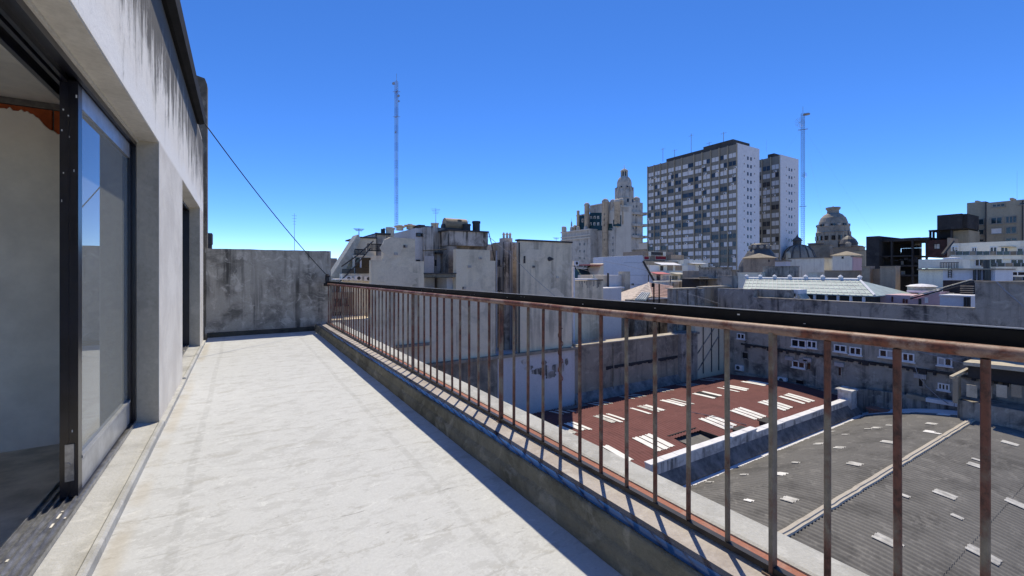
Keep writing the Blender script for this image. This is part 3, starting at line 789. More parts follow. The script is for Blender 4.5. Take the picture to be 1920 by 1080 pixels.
def zr(y): return -5.98-0.30*((y-15.2)/4.2)**2
red = thing('red_roof', 'dark red corrugated warehouse roof with rows of white skylights', 'roof', (16, 15, -8))
rr = [11.35, 13.0, 14.9, 17.3, 19.75]
PX0, PX1, PY1 = 16.6, 18.55, 13.1        # missing sheets above a sunken lean-to
def red_strip(x0, x1, a, b):
    sheet_grid(x0, x1, a-0.08, b, zr, 0.2, 0.018, 6, 6, 0.02).build('roof_sheet', 'red_paint_roof', red, smooth=True, fix=False)
red_strip(2.3, PX0, 11.35, PY1); red_strip(PX1, 31.3, 11.35, PY1)
for a, b in zip(rr[1:-1], rr[2:]): red_strip(2.3, 31.3, a, b)
mb = MB(); mb.poly([(PX0,11.3,-6.38),(PX1,11.3,-6.38),(PX1,PY1+0.05,-6.2),(PX0,PY1+0.05,-6.2)]); mb.build('sunken_sheet', 'grey_sheet', red)
mb = MB(); mb.box(PX0-0.05, PX0, 11.3, PY1+0.05, -7, -6.06); mb.box(PX1, PX1+0.05, 11.3, PY1+0.05, -7, -6.06); mb.box(PX0-0.05, PX1+0.05, PY1+0.05, PY1+0.12, -7, -6.02); mb.build('opening_frame', 'burnt_concrete', red)
mb = MB(); mb.box(2.3, 31.2, 11.2, 19.8, -12, -8.2); mb.build('warehouse_body', 'courtyard_wall', red)
def sky_panel(x, y0, y1, w, mat, tilt=0.0):
    x = 2.3+0.2*round((x-2.3)/0.2); sheet_grid(x, x+(0.36 if w > 0.3 else 0.2), y0, y1, lambda yy: zr(yy)+0.03, 0.2, 0.018, 6, 4).build('skylight_panel', mat, red, smooth=True, fix=False)
r1 = [9.8, 12.35, 14.85, 19.65, 22.35, 25.05, 27.4]
for gi, x in enumerate(r1):
    for k in range(3): sky_panel(x+k*0.42, 12.38+random.uniform(-.05,.05), 13.78+random.uniform(-.05,.05), 0.385, 'translucent_white')
r2 = [10.4, 13.0, 15.55, 18.2, 20.75, 23.45, 26.2, 28.95]
for gi, x in enumerate(r2):
    for k in range(3):
        if gi == 5 and k == 1:
            mb = MB(); mb.box(x+0.42, x+0.80, 15.6, 16.9, zr(16)-0.0, zr(16)+0.036); mb.build('open_slot', 'burnt_concrete', red); continue
        thin = gi in (2, 4) and k != 0
        sky_panel(x+k*0.42, 15.55+random.uniform(-.1,.1), 16.95+random.uniform(-.1,.1), 0.16 if thin else (0.36 if (gi+k) % 3 else 0.26), random.choice(['translucent_white','grp_sheet_dull']) if gi in (1,2,3,4) else 'translucent_white')
r3 = [11.3, 14.4, 17.3, 20.0, 22.6, 25.3, 28.0]
for gi, x in enumerate(r3):
    for k in range(3): sky_panel(x+k*0.42, 18.35, 19.45, 0.2, 'grp_sheet_dull')
mb = MB(); mb.poly([(15.2,18.9,zr(18.9)+0.05),(17.0,18.9,zr(18.9)+0.05),(17.0,19.6,zr(19.6)+0.05),(15.2,19.6,zr(19.6)+0.05)]); mb.build('patch_sheet', 'grey_sheet', red)
mb = MB(); mb.path([(20.2,14.6,zr(14.6)+0.06),(20.9,13.2,zr(13.2)+0.05),(21.2,12.2,zr(12.2)+0.05)], 0.015, 5); tag(mb.build('roof_wire', 'cable_grey'), 'thin pale wire lying across the red roof', 'wire')

# fire wall between the two roofs
fw = thing('fire_wall', 'white-topped streaked fire wall between the red and grey roofs', 'wall', (16, 11.2, -8))
mb = MB(); mb.box(12.9, 20.0, 11.05, 11.30, -9, -5.72); mb.box(20.0, 30.2, 11.05, 11.30, -9, -5.86); mb.build('wall_body', 'parapet_white', fw)
mb = MB()
for k in range(22):
    x = 12.9+k*0.79; z = -5.72 if x < 19.9 else -5.86
    b3 = MB(); b3.box(x+0.006, min(x+0.784, 30.2), 11.01, 11.34, z, z+0.035+random.uniform(0,.02)); b3.build('coping_slab', 'white_paint', fw)
mb = MB(); mb.prism([(12.9,11.05,-6.15),(12.9,10.72,-6.62),(12.9,10.72,-6.75),(12.9,11.05,-6.75)], (17.5,0,0)); mb.build('flashing', 'bitumen_blue', fw)
mb = MB()
for k in range(60):
    x = 13+k*0.285; d = random.uniform(0.0, 0.14)
    mb.box(x, x+0.27, 10.56-d*0.6, 10.74, -6.74, -6.70)
mb.build('lime_run', 'white_paint', fw, kind='stuff')
mb = MB(); mb.box(2.4, 12.9, 11.0, 11.3, -9, -6.35); mb.build('low_wall', 'grey_concrete', fw)
mb = MB(); mb.box(29.4, 30.2, 10.9, 11.55, -7, -5.35); mb.box(29.3, 30.3, 10.8, 11.65, -5.35, -5.28); tag(mb.build('wall_pier', 'parapet_white'), 'stubby white pier where the fire wall ends by the roof corner', 'pier')
for i, (px, py) in enumerate(((1390, 768), (1477, 735+62))):
    pass
for lab, (px, py, s) in (('small satellite dish on the coping between the two roofs', (1388, 822, 0.22)),):
    X, Y = onz(px, 826, -5.7); t = thing('satellite_dish', lab, 'dish', (X, 11.2, -5.7))
    mb = MB(); mb.tube((X,11.2,-5.7),(X,11.2,-5.35),0.015); mb.build('stem','steel_galv',t)
    mb = MB(); mb.lathe(X, 11.2, [(0.02,-5.35),(0.12,-5.33),(0.2,-5.27)], 14); o = mb.build('reflector','steel_galv',t)
for lab, px, py in (('grey vent box on the red roof by the fire wall, nearer one', 1420, 812), ('grey vent box on the red roof by the fire wall, farther one', 1476, 797)):
    X, Y = onz(px, py, -5.9); mb = MB(); mb.box(X-0.35, X+0.35, 11.45, 12.0, zr(11.7)-0.02, zr(11.7)+0.22); mb.box(X-0.42, X+0.42, 11.4, 12.05, zr(11.7)+0.22, zr(11.7)+0.26)
    tag(mb.build('vent_box', 'dark_roof'), lab, 'vent')

# ---------------------------------------------------------------- long dark party wall behind the roofs (faces -X)
XC = 31.5
lw = thing('long_wall', 'long soot-stained party wall with small white windows behind the roofs', 'wall', (XC, 10, -22))
mb = MB()
mb.box(XC, XC+0.5, 6.4, 20.4, GZ, -0.42)
mb.box(XC, XC+0.5, -14, 6.4, GZ, 0.92)
mb.box(XC, XC+0.5, 17.6, 20.4, -0.42, 0.2)
body = mb.build('wall_body', 'dark_wall', lw)
mb = MB(); mb.box(XC-0.05, XC+0.55, -14, 6.42, 0.92, 1.0); mb.build('coping', 'courtyard_wall', lw)
mb = MB(); mb.box(XC-0.04, XC+0.54, 6.42, 17.6, -0.42, -0.36); mb.build('coping', 'dark_wall', lw)
o = 1300; q = 3.097; oy = 580
for (a, b, c, d_, pn) in ((570,175,655,220,(1,1)),(660,183,718,225,(1,1)),(818,207,890,247,(1,1)),(908,220,978,265,(1,1)),(1080,235,1170,280,(2,1)),(1213,255,1285,303,(1,1)),(1418,280,1505,328,(1,2)),(575,300,650,340,(1,1)),(1420,430,1490,470,(1,1,1)),(255,140,300,172,(1,1))):
    win_px(lw, 'x', XC, o+a/q, oy+b/q, o+c/q, oy+d_/q, panes=pn, mats=('white_paint','window_dark','steel_galv'), fr=0.06)
for (a, b, c, d_) in ((280,245,325,290),(836,330,868,390),(1300,385,1345,455),(590,405,650,440),(655,305,690,355)):
    win_px(lw, 'x', XC, o+a/q, oy+b/q, o+c/q, oy+d_/q, panes=(1,), mats=('dark_wall','window_dark'), fr=0.08, sill=False, name='blind_opening')
for (a, b) in ((640,300),(560,285),(665,292),(850,320),(1320,388)):     # vents above the lower windows
    X = XC; px = o+a/q; py = oy+b/q; mb = MB(); y = Y_at(px, X); z = Zx(px, py, X); mb.box(X-0.12, X, y-0.25, y+0.25, z-0.12, z+0.12); mb.build('vent_hood', 'steel_galv', lw)
mb = MB(); mb.box(XC-0.09, XC, -5, 18.5, -3.92, -3.80)
for k in range(60): y = -4+k*0.37; mb.box(XC-0.10-random.uniform(0,.03), XC, y, y+random.uniform(.1,.35), -3.92-random.uniform(0,.18), -3.80)
mb.build('broken_ledge', 'burnt_concrete', lw, kind='stuff')
mb = MB(); mb.box(XC-0.35, XC, -6, 19, -6.6, -5.95); mb.build('wall_plinth', 'dark_wall', lw)
def ac_unit(parent, x, y, z, axis='x', s=1.0):
    def fn():
        b = MB(); b.mat(0)
        if axis == 'x': b.box(-0.3*s,0,-0.4*s,0.4*s,0,0.55*s); b.mat(1); b.tube((-0.3*s,0.08*s,0.28*s),(-0.315*s,0.08*s,0.28*s),0.2*s,n=14)
        else: b.box(-0.4*s,0.4*s,-0.3*s,0,0,0.55*s); b.mat(1); b.tube((0.08*s,-0.3*s,0.28*s),(0.08*s,-0.315*s,0.28*s),0.2*s,n=14)
        return b
    return inst('air_conditioner', mesh_of(('air_conditioner', axis, round(s,2)), fn, ('white_paint','dark_roof')), (x, y, z), parent)
for px, py in ((1469, 712), (1388, 688)): ac_unit(lw, XC, Y_at(px, XC), Zx(px, py+6, XC), 'x', 0.7)
# cables sagging on the long wall
for i, (lab, pts) in enumerate((('thin pale cable sloping down across the long dark wall', ((1620,637),(1690,651),(1760,668),(1840,690),(1930,715))), ('slack grey cable hanging in a curve from the long wall windows', ((1716,688),(1722,705),(1738,725),(1760,745),(1778,757)))), 1):
    mb = MB(); mb.path([(30.9, Y_at(a, 30.9), Zx(a, b, 30.9)) for a, b in pts], 0.022, 5); tag(mb.build('wall_cable', 'cable_grey'), lab, 'cable')
# gable stub at the vault's far end
gs = thing('gable_wall', 'ragged dark gable wall behind the far end of the vaulted roof', 'wall', (31.15, 6, -8))
top = [(1586,733),(1592,729),(1620,730),(1650,733),(1700,741),(1736,749),(1790,758),(1850,768),(1935,785)]
pl = [(31.02, Y_at(a,31.02), Zx(a,b,31.02)) for a, b in top]
bot = [(31.02, pl[-1][1], -9), (31.02, pl[0][1], -9)]
mb = MB(); mb.prism(pl+bot, (0.22,0,0)); mb.build('wall_body', 'dark_wall', gs)
for (a, b) in zip(pl[4:-1], pl[5:]):
    mb = MB(); mb.prism([(30.94,a[1]-0.01,a[2]-0.1),(30.94,a[1]-0.01,a[2]+0.1),(30.94,b[1]+0.01,b[2]+0.1),(30.94,b[1]+0.01,b[2]-0.1)], (0.38,0,0)); mb.build('coping_slab', 'white_paint' if a[1] < 8.4 else 'courtyard_wall', gs)
mb = MB(); y = Y_at(1650, 30.8); mb.box(30.3, 30.9, y-0.5, y+0.5, -6.35, -6.25); mb.box(30.4, 30.8, y-0.4, y+0.4, -7, -6.35); tag(mb.build('chimney_cap', 'curb_pink'), 'small reddish capped chimney beside the far rim of the vault', 'chimney')
# concrete shed against the wall at the right
sh = thing('concrete_shed', 'dark concrete lean-to with pale roof slab under the railing at the right', 'shed', (30, 4.5, -8))
Xs = 29.6
mb = MB(); xbox(mb, 1795, 762, 1935, 715, Xs, 1.5, zb=-8); mb.build('wall_body', 'dark_wall', sh)
mb = MB(); mb.prism([(Xs-0.15, Y_at(1808,Xs), Zx(1808,678,Xs)), (Xs-0.15, Y_at(1940,Xs), Zx(1940,690,Xs)), (Xs-0.15, Y_at(1940,Xs), Zx(1940,699,Xs)), (Xs-0.15, Y_at(1808,Xs), Zx(1808,684,Xs))], (1.8,0,0)); mb.build('roof_slab', 'grey_concrete', sh)
mb = MB(); xbox(mb, 1815, 686, 1935, 716, Xs+0.4, 1.2); mb.build('back_wall', 'burnt_concrete', sh)
mb = MB(); xbox(mb, 1786, 706, 1796, 756, Xs-0.1, 0.5); mb.build('post', 'courtyard_wall', sh)
a = (Xs-0.2, Y_at(1786,Xs), Zx(1786,707,Xs)); b = (Xs+0.9, Y_at(1806,Xs), Zx(1806,696,Xs)); mb = MB(); mb.tube(a, b, 0.1, n=4); mb.build('beam', 'grey_concrete', sh)
for k in range(4):
    p = 1812+k*28; mb = MB(); xbox(mb, p, 722, p+20, 745, Xs-0.03, 0.05); mb.build('wall_panel', 'courtyard_wall' if k % 2 else 'grey_concrete', sh)

# ---------------------------------------------------------------- beige apartment block (its blank wall stands at Y = 20)
YA_ = 20.0
ba = thing('apartment_block', 'beige apartment block with blank stained party walls rising left of the courtyard', 'building', (11, 20, -22))
LZ = -2.95
mb = MB(); ybox(mb, 975, 453, 1072, 600, YA_, .35, zb=LZ); mb.build('party_wall', 'beige_wall', ba)
mb = MB(); ybox(mb, 855, 468, 919, 600, YA_, .35, zb=LZ); mb.build('party_wall', 'beige_wall', ba)
mb = MB(); ybox(mb, 919, 489, 929, 600, YA_, .35, zb=LZ); mb.build('party_wall', 'beige_wall', ba)
# left blank wall with its curved shoulder
z1, z2, z3 = Zy(745,446,YA_), Zy(705,488,YA_), Zy(786,490,YA_)
xa, xb, xc, xd = X_at(696,YA_), X_at(719,YA_), X_at(778,YA_), X_at(795,YA_)
mb = MB(); mb.prism([(xa,YA_,LZ),(xd,YA_,LZ),(xd,YA_,z3),(xc,YA_,z3),(xc,YA_,z1-0.02),(xb+0.35,YA_,z1+0.03),(xb+0.12,YA_,z1-0.08),(xb,YA_,z1-0.35),(xb,YA_,z2),(xa,YA_,z2)], (0,.35,0)); mb.build('party_wall', 'beige_wall', ba)
# wall under the light wells
mb = MB(); ybox(mb, 795, 547, 855, 600, YA_+0.004, 2.0, zb=LZ); mb.build('party_wall', 'beige_wall_clean', ba)
mb = MB(); mb.box(X_at(560,YA_), xa, YA_+0.01, YA_+2, LZ, -0.62); mb.build('party_wall', 'beige_wall_clean', ba)
mb = MB(); ybox(mb, 929, 470, 975, 600, YA_+2.6, 6, zb=GZ); mb.build('light_well_wall', 'blue_white_wall', ba)
mb = MB(); mb.box(X_at(929,YA_+2.2), X_at(955,YA_+2.2), YA_+1.2, YA_+2.6, GZ, Zy(940,455,YA_+2)); mb.build('light_well_wall', 'grey_stained', ba)
# lower storey: darker left, painted pale blue-white right
mb = MB(); mb.box(X_at(560,YA_), X_at(931,YA_), YA_-0.12, YA_+2, GZ, LZ); mb.build('lower_wall', 'courtyard_wall', ba, label='dark stained lower wall')
mb = MB(); mb.box(X_at(931,YA_), X_at(1075,YA_), YA_-0.12, YA_+2, GZ, LZ); lo = mb.build('lower_wall', 'blue_white_wall', ba, label='pale blue-white painted lower wall with peeling patches')
mb = MB(); mb.box(X_at(800,YA_), X_at(1078,YA_)+0.15, YA_-0.3, YA_, LZ-0.13, LZ+0.02); mb.build('ledge', 'courtyard_wall', ba)
mb = MB(); mb.box(X_at(742,YA_), X_at(806,YA_), YA_-0.2, YA_, -2.05, -1.93); mb.build('ledge', 'dark_wall', ba)
# peeled patches: ragged low islands of bare render
def ragged(mb, cx, cz, w, h, y, n=22, seed=0):
    pts = []
    for i in range(n):
        t = 2*math.pi*i/n; r = 1+0.45*mnoise.noise(Vector((math.cos(t)*2.2+seed, math.sin(t)*2.2, seed)))
        pts.append((cx+w*r*math.cos(t), y, cz+h*r*math.sin(t)))
    mb.prism(pts, (0,-0.012,0)); return mb
for k, (px, py, w, h) in enumerate(((983,678,.22,.14),(992,690,.3,.12),(1006,697,.35,.16),(1020,694,.35,.3),(1032,703,.4,.2),(1042,690,.3,.22),(1054,688,.15,.3),(1062,678,.12,.2),(1020,680,.2,.12))):
    mb = MB(); ragged(mb, X_at(px,YA_-.12), Zy(px,py,YA_-.12), w, h, YA_-0.121-0.001*k, seed=k*3.7); mb.build('bare_patch', 'grey_stained', lo)
# light well furnishings right: windows, pipes, air conditioners
Yw = YA_+2.6
mb = MB(); ybox(mb, 985, 456, 1068, 470, YA_+1.0, 9.0, zb=LZ); mb.build('rear_mass', 'beige_wall_clean', ba)
for (a, b, c, d_, pn, mt) in ((963,486,973,503,(1,),('dark_roof','courtyard_wall')),(963,522,973,538,(1,),('dark_roof','rust_red')),(933,487,937,498,(1,),('dark_roof','window_dark')),(934,520,938,544,(2,1),('dark_roof','window_dark','blind_white')),(962,592,974,603,(1,),('dark_roof','window_dark')),(962,626,974,636,(1,),('dark_roof','window_dark')),(935,570,938,586,(1,),('dark_roof','window_dark'))):
    win_px(ba, 'y', Yw if a > 950 else YA_+1.2, a, b, c, d_, panes=pn, mats=mt, fr=0.04)
for px, py in ((968,508),(964,543),(967,612)): ac_unit(ba, X_at(px,Yw), Yw, Zy(px,py+3,Yw), 'y', 0.5)
for px in (931, 957, 960): mb = MB(); x = X_at(px, YA_+1.1); mb.tube((x,YA_+1.1,-3),(x,YA_+1.1,Zy(px,470,YA_+1.1)),0.05,n=6); mb.build('drain_pipe', 'steel_galv', ba)
mb = MB(); mb.tube((X_at(973.5,YA_-.1),YA_-.1,LZ),(X_at(973.5,YA_-.1),YA_-.1,Zy(973,455,YA_)),0.045,n=6); mb.build('drain_pipe','dark_roof',ba)
# chimney stack in the gap
mb = MB(); xs_, ys_ = X_at(955,YA_+3), YA_+3
mb.box(xs_-0.42, xs_+0.42, ys_, ys_+0.9, -3, Zy(955,456,ys_)); mb.box(xs_-0.3, xs_+0.3, ys_+.1, ys_+0.7, Zy(955,456,ys_), Zy(955,446,ys_)); mb.build('chimney', 'grey_stained', ba)
for dx in (-0.22, 0.02, 0.24): mb = MB(); mb.lathe(xs_+dx, ys_+.3, [(0.07,Zy(955,446,ys_)),(0.07,Zy(955,440,ys_)),(0.11,Zy(955,439,ys_)),(0.02,Zy(955,435,ys_))], 8); mb.build('chimney_pot', 'grey_stained', ba)
mb = MB(); ybox(mb, 916, 459, 975, 560, YA_+4, 6, zb=-3); mb.build('rear_wall', 'grey_stained', ba)
# vent hood painted on the right blank wall and small fittings
mb = MB(); x, z = X_at(1030,YA_), Zy(1030,485.5,YA_); mb.tube((x,YA_-0.03,z),(x,YA_,z),0.13,n=12); mb.prism([(x+.1,YA_-0.03,z+.1),(x+.32,YA_-0.03,z),(x+.1,YA_-0.03,z-.1)],(0,.03,0)); mb.build('wall_vent', 'dark_roof', ba)
mb = MB(); x, z = X_at(983,YA_), Zy(983,485,YA_); mb.box(x-.05,x+.05,YA_-.04,YA_,z-.25,z+.15); mb.build('wall_bracket','dark_roof',ba)
mb = MB(); ybox(mb, 973, 450.5, 1074, 453.5, YA_-0.06, 0.4); mb.build('wall_capping','dark_roof',ba)
# set-back upper storeys: stained grey volumes
Y2 = 22.6
mb = MB(); ybox(mb, 779, 428, 796, 600, Y2, 5, zb=LZ); mb.build('upper_wall', 'blue_white_wall', ba)
mb = MB(); ybox(mb, 796, 426, 815, 600, Y2-0.3, 5, zb=LZ); mb.build('upper_wall', 'grey_stained', ba)
mb = MB(); ybox(mb, 815, 427, 842, 600, Y2+0.2, 5, zb=LZ); mb.build('upper_wall', 'grey_stained', ba)
Y3 = 21.6
mb = MB(); ybox(mb, 841, 434, 915, 461, Y3, 5); mb.build('upper_wall', 'grey_stained', ba)
mb = MB(); ybox(mb, 841, 461, 856, 600, Y3+0.05, 5, zb=LZ); ybox(mb, 856, 461, 913, 600, Y3+0.6, 4.6, zb=LZ); mb.build('upper_wall', 'dark_wall', ba)
mb = MB(); ybox(mb, 839, 431.5, 917, 434.2, Y3-0.1, 5); mb.build('roof_coping', 'dark_roof', ba)
for (a, b, c, d_, Yp, mt) in ((780,437,794,444,Y2,('dark_roof','window_dark')),(831,439,840,459,Y2+0.2,('dark_roof','window_dark')),(815,487,818,499,Y2+0.2,('dark_roof','window_dark')),(780,487,787,490,Y2,('dark_roof','window_dark')),(759,436,761,444,Y2+2,('dark_roof','window_dark'))):
    win_px(ba, 'y', Yp, a, b, c, d_, panes=(1,), mats=mt, fr=0.05, sill=False)
mb = MB(); a = (X_at(832,Y2),Y2,Zy(832,447,Y2)); b = (X_at(838,Y2),Y2-.1,Zy(838,460,Y2)); mb.tube(a,b,0.06,n=4); mb.build('loose_board','white_paint',ba)
for (a, b, c, d_) in ((796,480,814,512),(819,476,832,508)): mb = MB(); ybox(mb, a, b, c, d_, Y2-0.33 if a < 810 else Y2+.17, 0.05); mb.build('wall_panel', 'blue_white_wall', ba)
mb = MB(); ybox(mb, 818, 472, 833, 476, Y2-0.2, 0.5); mb.build('canopy', 'dark_roof', ba)
mb = MB(); ybox(mb, 795, 513, 856, 520, YA_+0.02, 2.6); mb.build('balcony_slab', 'curb_concrete', ba)
mb = MB(); ybox(mb, 795, 511.5, 856, 513.5, YA_-0.05, 0.3); mb.build('balcony_edge', 'dark_roof', ba)
mb = MB(); ybox(mb, 796, 521, 815, 549, YA_+1.6, 0.3); ybox(mb, 838, 521, 856, 549, YA_+0.4, 1.4); mb.build('balcony_wall', 'blue_white_wall', ba)
mb = MB(); ybox(mb, 824, 523, 836, 549, YA_+1.5, 0.3); mb.build('balcony_door', 'window_dark', ba)
mb = MB(); ybox(mb, 836, 529, 841, 549, YA_+1.2, 0.1); mb.build('door_panel', 'white_paint', ba)
# cables on the walls
for pts in (((718,446),(714,456),(719,460)),): pass
for i, (Y, pts) in enumerate(((21.4, ((916,435),(921,455),(926,480),(930,500),(930,545))), (19.9, ((793,470),(815,469),(838,467))))):
    mb = MB(); mb.path([(X_at(a,Y),Y,Zy(a,b,Y)) for a,b in pts],0.025,5); mb.build('wall_cable','cable_black',ba)
# roof-top vents, tanks
def cowl(px, py0, py1, Y, r, kind):
    x = X_at(px, Y); z0, z1 = Zy(px,py0,Y), Zy(px,py1,Y); h = z1-z0; mb = MB()
    if kind == 'urn': prof = [(r*.7,z0),(r*.7,z0+h*.45),(r*1.25,z0+h*.7),(r*1.2,z0+h*.8),(r*.5,z0+h*.85),(r*.55,z1)]
    elif kind == 'pot': prof = [(r,z0),(r,z0+h*.8),(r*1.2,z0+h*.82),(r*1.2,z1)]
    else: prof = [(r,z0),(r,z1)]
    mb.lathe(x, Y+0.4, prof, 12); mb.build('roof_vent', 'beige_wall' if kind != 'rod' else 'dark_roof', ba)
for px, a, b, r, k in ((754,428,421,.28,'urn'),(773,426,419,.28,'urn'),(734,440,425,.16,'pot'),(739,440,426,.12,'pot'),(731,440,428,.1,'pot'),(817,428,417,.12,'pot'),(823,428,417,.13,'pot'),(720,437,428,.06,'rod'),(724,437,427,.06,'rod'),(709,441,435,.06,'rod')):
    cowl(px, a+3, b, Y2+1.2, r, k)
for (a, b, c, d_) in ((785,421.5,797,427,),(797,424,812,426.5)): mb = MB(); ybox(mb, a, b, c, d_+1, Y2+1, 1.2); mb.build('roof_hatch', 'dark_roof', ba)
wt = thing('water_tank', 'tan water tank with black lids on the stained roof block', 'tank', (X_at(855,Y3+1.4), Y3+1.4, Zy(855,432,Y3)))
x = X_at(855,Y3+1.4); zb_, zt_ = Zy(855,432,Y3+1.4), Zy(855,416,Y3+1.4)
mb = MB(); mb.tube((x-0.72,Y3+1.4,(zb_+zt_)/2+.1),(x+0.6,Y3+1.4,(zb_+zt_)/2+.1),0.33,n=16); mb.build('tank_body','tank_tan',wt,smooth=False)
mb = MB(); mb.box(x-.7,x+.6,Y3+1.1,Y3+1.7,zb_-.05,zb_+.1); mb.build('cradle','dark_roof',wt)
mb = MB(); mb.lathe(x+.12,Y3+1.4,[(.3,zt_-.05),(.3,zt_+.08),(.12,zt_+.15)],12); mb.build('lid','dark_roof',wt)
mb = MB(); mb.lathe(x-.5,Y3+1.4,[(.12,zt_-.1),(.12,zt_+.1)],10); mb.build('inlet_valve','dark_roof',wt)
mb = MB(); mb.tube((x-.72,Y3+1.4,zt_-.35),(x-.85,Y3+1.4,zt_-.35),.2,n=12); mb.build('end_cap','dark_roof',wt)
for k,(px,py,w,h) in enumerate(((875,428,.22,.3),(893,426,.22,.42))):
    mb = MB(); x = X_at(px,Y3+1); z = Zy(px,434,Y3+1); mb.lathe(x,Y3+1,[(w,z),(w,z+h*1.1),(w*1.15,z+h*1.12),(w*1.1,z+h*1.4)],12); mb.build('roof_vent','dark_roof',ba)
def rod(label, px, py0, py1, Y, r=0.02, name='antenna'):
    x = X_at(px,Y); t = MB(); z0, z1 = Zy(px,py0,Y), Zy(px,py1,Y); t.tube((x,Y,z0),(x,Y,z1),r,r*.5,n=5)
    for k in range(4): zz = z1-(z1-z0)*(.06+.07*k); w = .28-.04*k; t.tube((x-w,Y,zz),(x+w,Y,zz),r*.5,n=4)
    tag(t.build(name,'steel_galv'), label, 'antenna')
rod('thin rod antenna above the stained upper storeys, right of the lattice mast', 817, 428, 390, Y2+1.5, .02)
rod('short antenna at the peak of the sloping gable left of the beige block', 673, 446, 428, 24, .03)
rod('small antenna on the tan tank roof beside the water tank', 872, 432, 413, Y3+1.2, .02)
rod('hair-thin antenna on the skyline above the end parapet wall', 552, 475, 400, 60, .035)

# sloping terraced gable at the far left of the block
Yg = 23.0
tg = thing('terraced_building', 'stepped building with sloping gable and balcony railings left of the beige block', 'building', (X_at(660,Yg), Yg, -22))
P_ = lambda px, py, Y=Yg: (X_at(px,Y), Y, Zy(px,py,Y))
mb = MB(); mb.prism([P_(618,548),P_(705,548),P_(705,446),P_(672,446)], (0,.8,0)); mb.build('gable_wall','beige_wall_clean',tg)
mb = MB(); mb.box(X_at(600,Yg),X_at(705,Yg),Yg,Yg+3,GZ,P_(650,548)[2]); mb.build('lower_wall','beige_wall_clean',tg)
a, b = P_(616,548,Yg-.25), P_(671,444,Yg-.25); mb = MB(); mb.prism([a,(a[0]+.3,a[1],a[2]),(b[0]+.15,b[1],b[2]-.1),(b[0],b[1],b[2]+.12),(a[0]-.3,a[1],a[2]+.1)],(0,1.2,0)); mb.build('sloping_coping','ivory',tg)
mb = MB(); mb.box(P_(670,446)[0],P_(706,446)[0],Yg-.1,Yg+3,P_(690,447)[2],P_(690,444.5)[2]); mb.build('roof_coping','dark_roof',tg)
Yt = 21.6
mb = MB(); ybox(mb, 664, 479, 719, 545, Yt+0.8, 1.0, zb=-3); mb.build('balcony_wall','white_house_wall',tg)
mb = MB(); ybox(mb, 704, 440, 733, 480, Yt+2.2, 3); mb.build('upper_wall','grey_stained',tg)
mb = MB(); ybox(mb, 706, 437, 733, 440, Yt+2.0, 3); mb.build('roof_coping','dark_roof',tg)
mb = MB(); ybox(mb, 666, 483, 695, 512, Yt+0.78, 0.04); mb.build('dark_opening','window_dark',tg)
mb = MB(); ybox(mb, 675, 484, 678, 502, Yt+0.74, 0.03); mb.build('curtain','white_paint',tg)
def rail_bal(px0, px1, pyt, pyb, Y, n):
    """balcony railing: frame and bars"""
    x0, x1 = X_at(px0,Y), X_at(px1,Y); zt, zb = Zy((px0+px1)/2,pyt,Y), Zy((px0+px1)/2,pyb,Y); m2 = MB()
    m2.box(x0,x1,Y-.02,Y+.02,zt-.04,zt); m2.box(x0,x1,Y-.02,Y+.02,zb,zb+.04)
    r_ = m2.build('balcony_railing','black_metal',tg)
    for i in range(n+1):
        x = x0+(x1-x0)*i/n; m3 = MB(); m3.box(x-.015,x+.015,Y-.015,Y+.015,zb+.04,zt-.04); m3.build('rail_bar','black_metal',r_)
rail_bal(665, 686, 467, 477.5, Yt+.5, 9); rail_bal(689, 718, 457, 471, Yt+.5, 12)
for (a, b, c, d_) in ((641,504,664,512.5),(667,502,694,512.5)):
    m2 = MB(); ybox(m2, a, b, c, d_, Yt+.4, 0.03); m2.build('balcony_screen','navy_frame',tg)
mb = MB(); ybox(mb, 641, 513, 694, 540, Yt+.5, 1.5, zb=-3); mb.build('balcony_parapet','white_house_wall',tg)
mb = MB(); ybox(mb, 630, 523, 666, 524.5, Yt-.3, 1.2); mb.build('awning','white_paint',tg)
for px, py in ((671,522),(689,523),(652,523)): ac_unit(tg, X_at(px,Yt+.4), Yt+.45, Zy(px,py+4,Yt+.4), 'y', 0.42)
for (a,b,c,d_) in ((625,585,640,600),(642,598,662,612),(628,560,652,572)): win_px(tg,'y',Yt+.4,a,b,c,d_,panes=(1,1),mats=('dark_roof','window_dark'))
mb = MB(); ybox(mb, 612, 548, 664, 640, Yt+.42, 1, zb=-6); mb.build('lower_facade','courtyard_wall',tg)
for k,(a,b) in enumerate((((635,530),(695,465)),((640,500),(700,452)))):
    mb = MB(); mb.path([P_(a[0],a[1],Yt+.3),P_((a[0]+b[0])/2,(a[1]+b[1])/2+3,Yt+.3),P_(b[0],b[1],Yt+.3)],.03,5); mb.build('sloping_pipe','dark_roof',tg)
# shrubs in pots on the lower terrace
# far sliver left of the gable
mb = MB(); ybox(mb, 612, 492, 640, 560, 60, 8, zb=GZ); ybox(mb, 619, 484, 632, 492, 62, 4); tag(mb.build('distant_building','brown_roof_wall'), 'far dark building glimpsed between parapet and sloping gable', 'building')
mb = MB(); mb.box(-1.34,-1.17,26,27,2.84,3.36); mb.box(-1.5,-1.2,26.1,27,-5,2.84); tag(mb.build('roof_cabin','dark_roof'), 'small dark cabin edge showing above the parapet by the party wall', 'cabin')

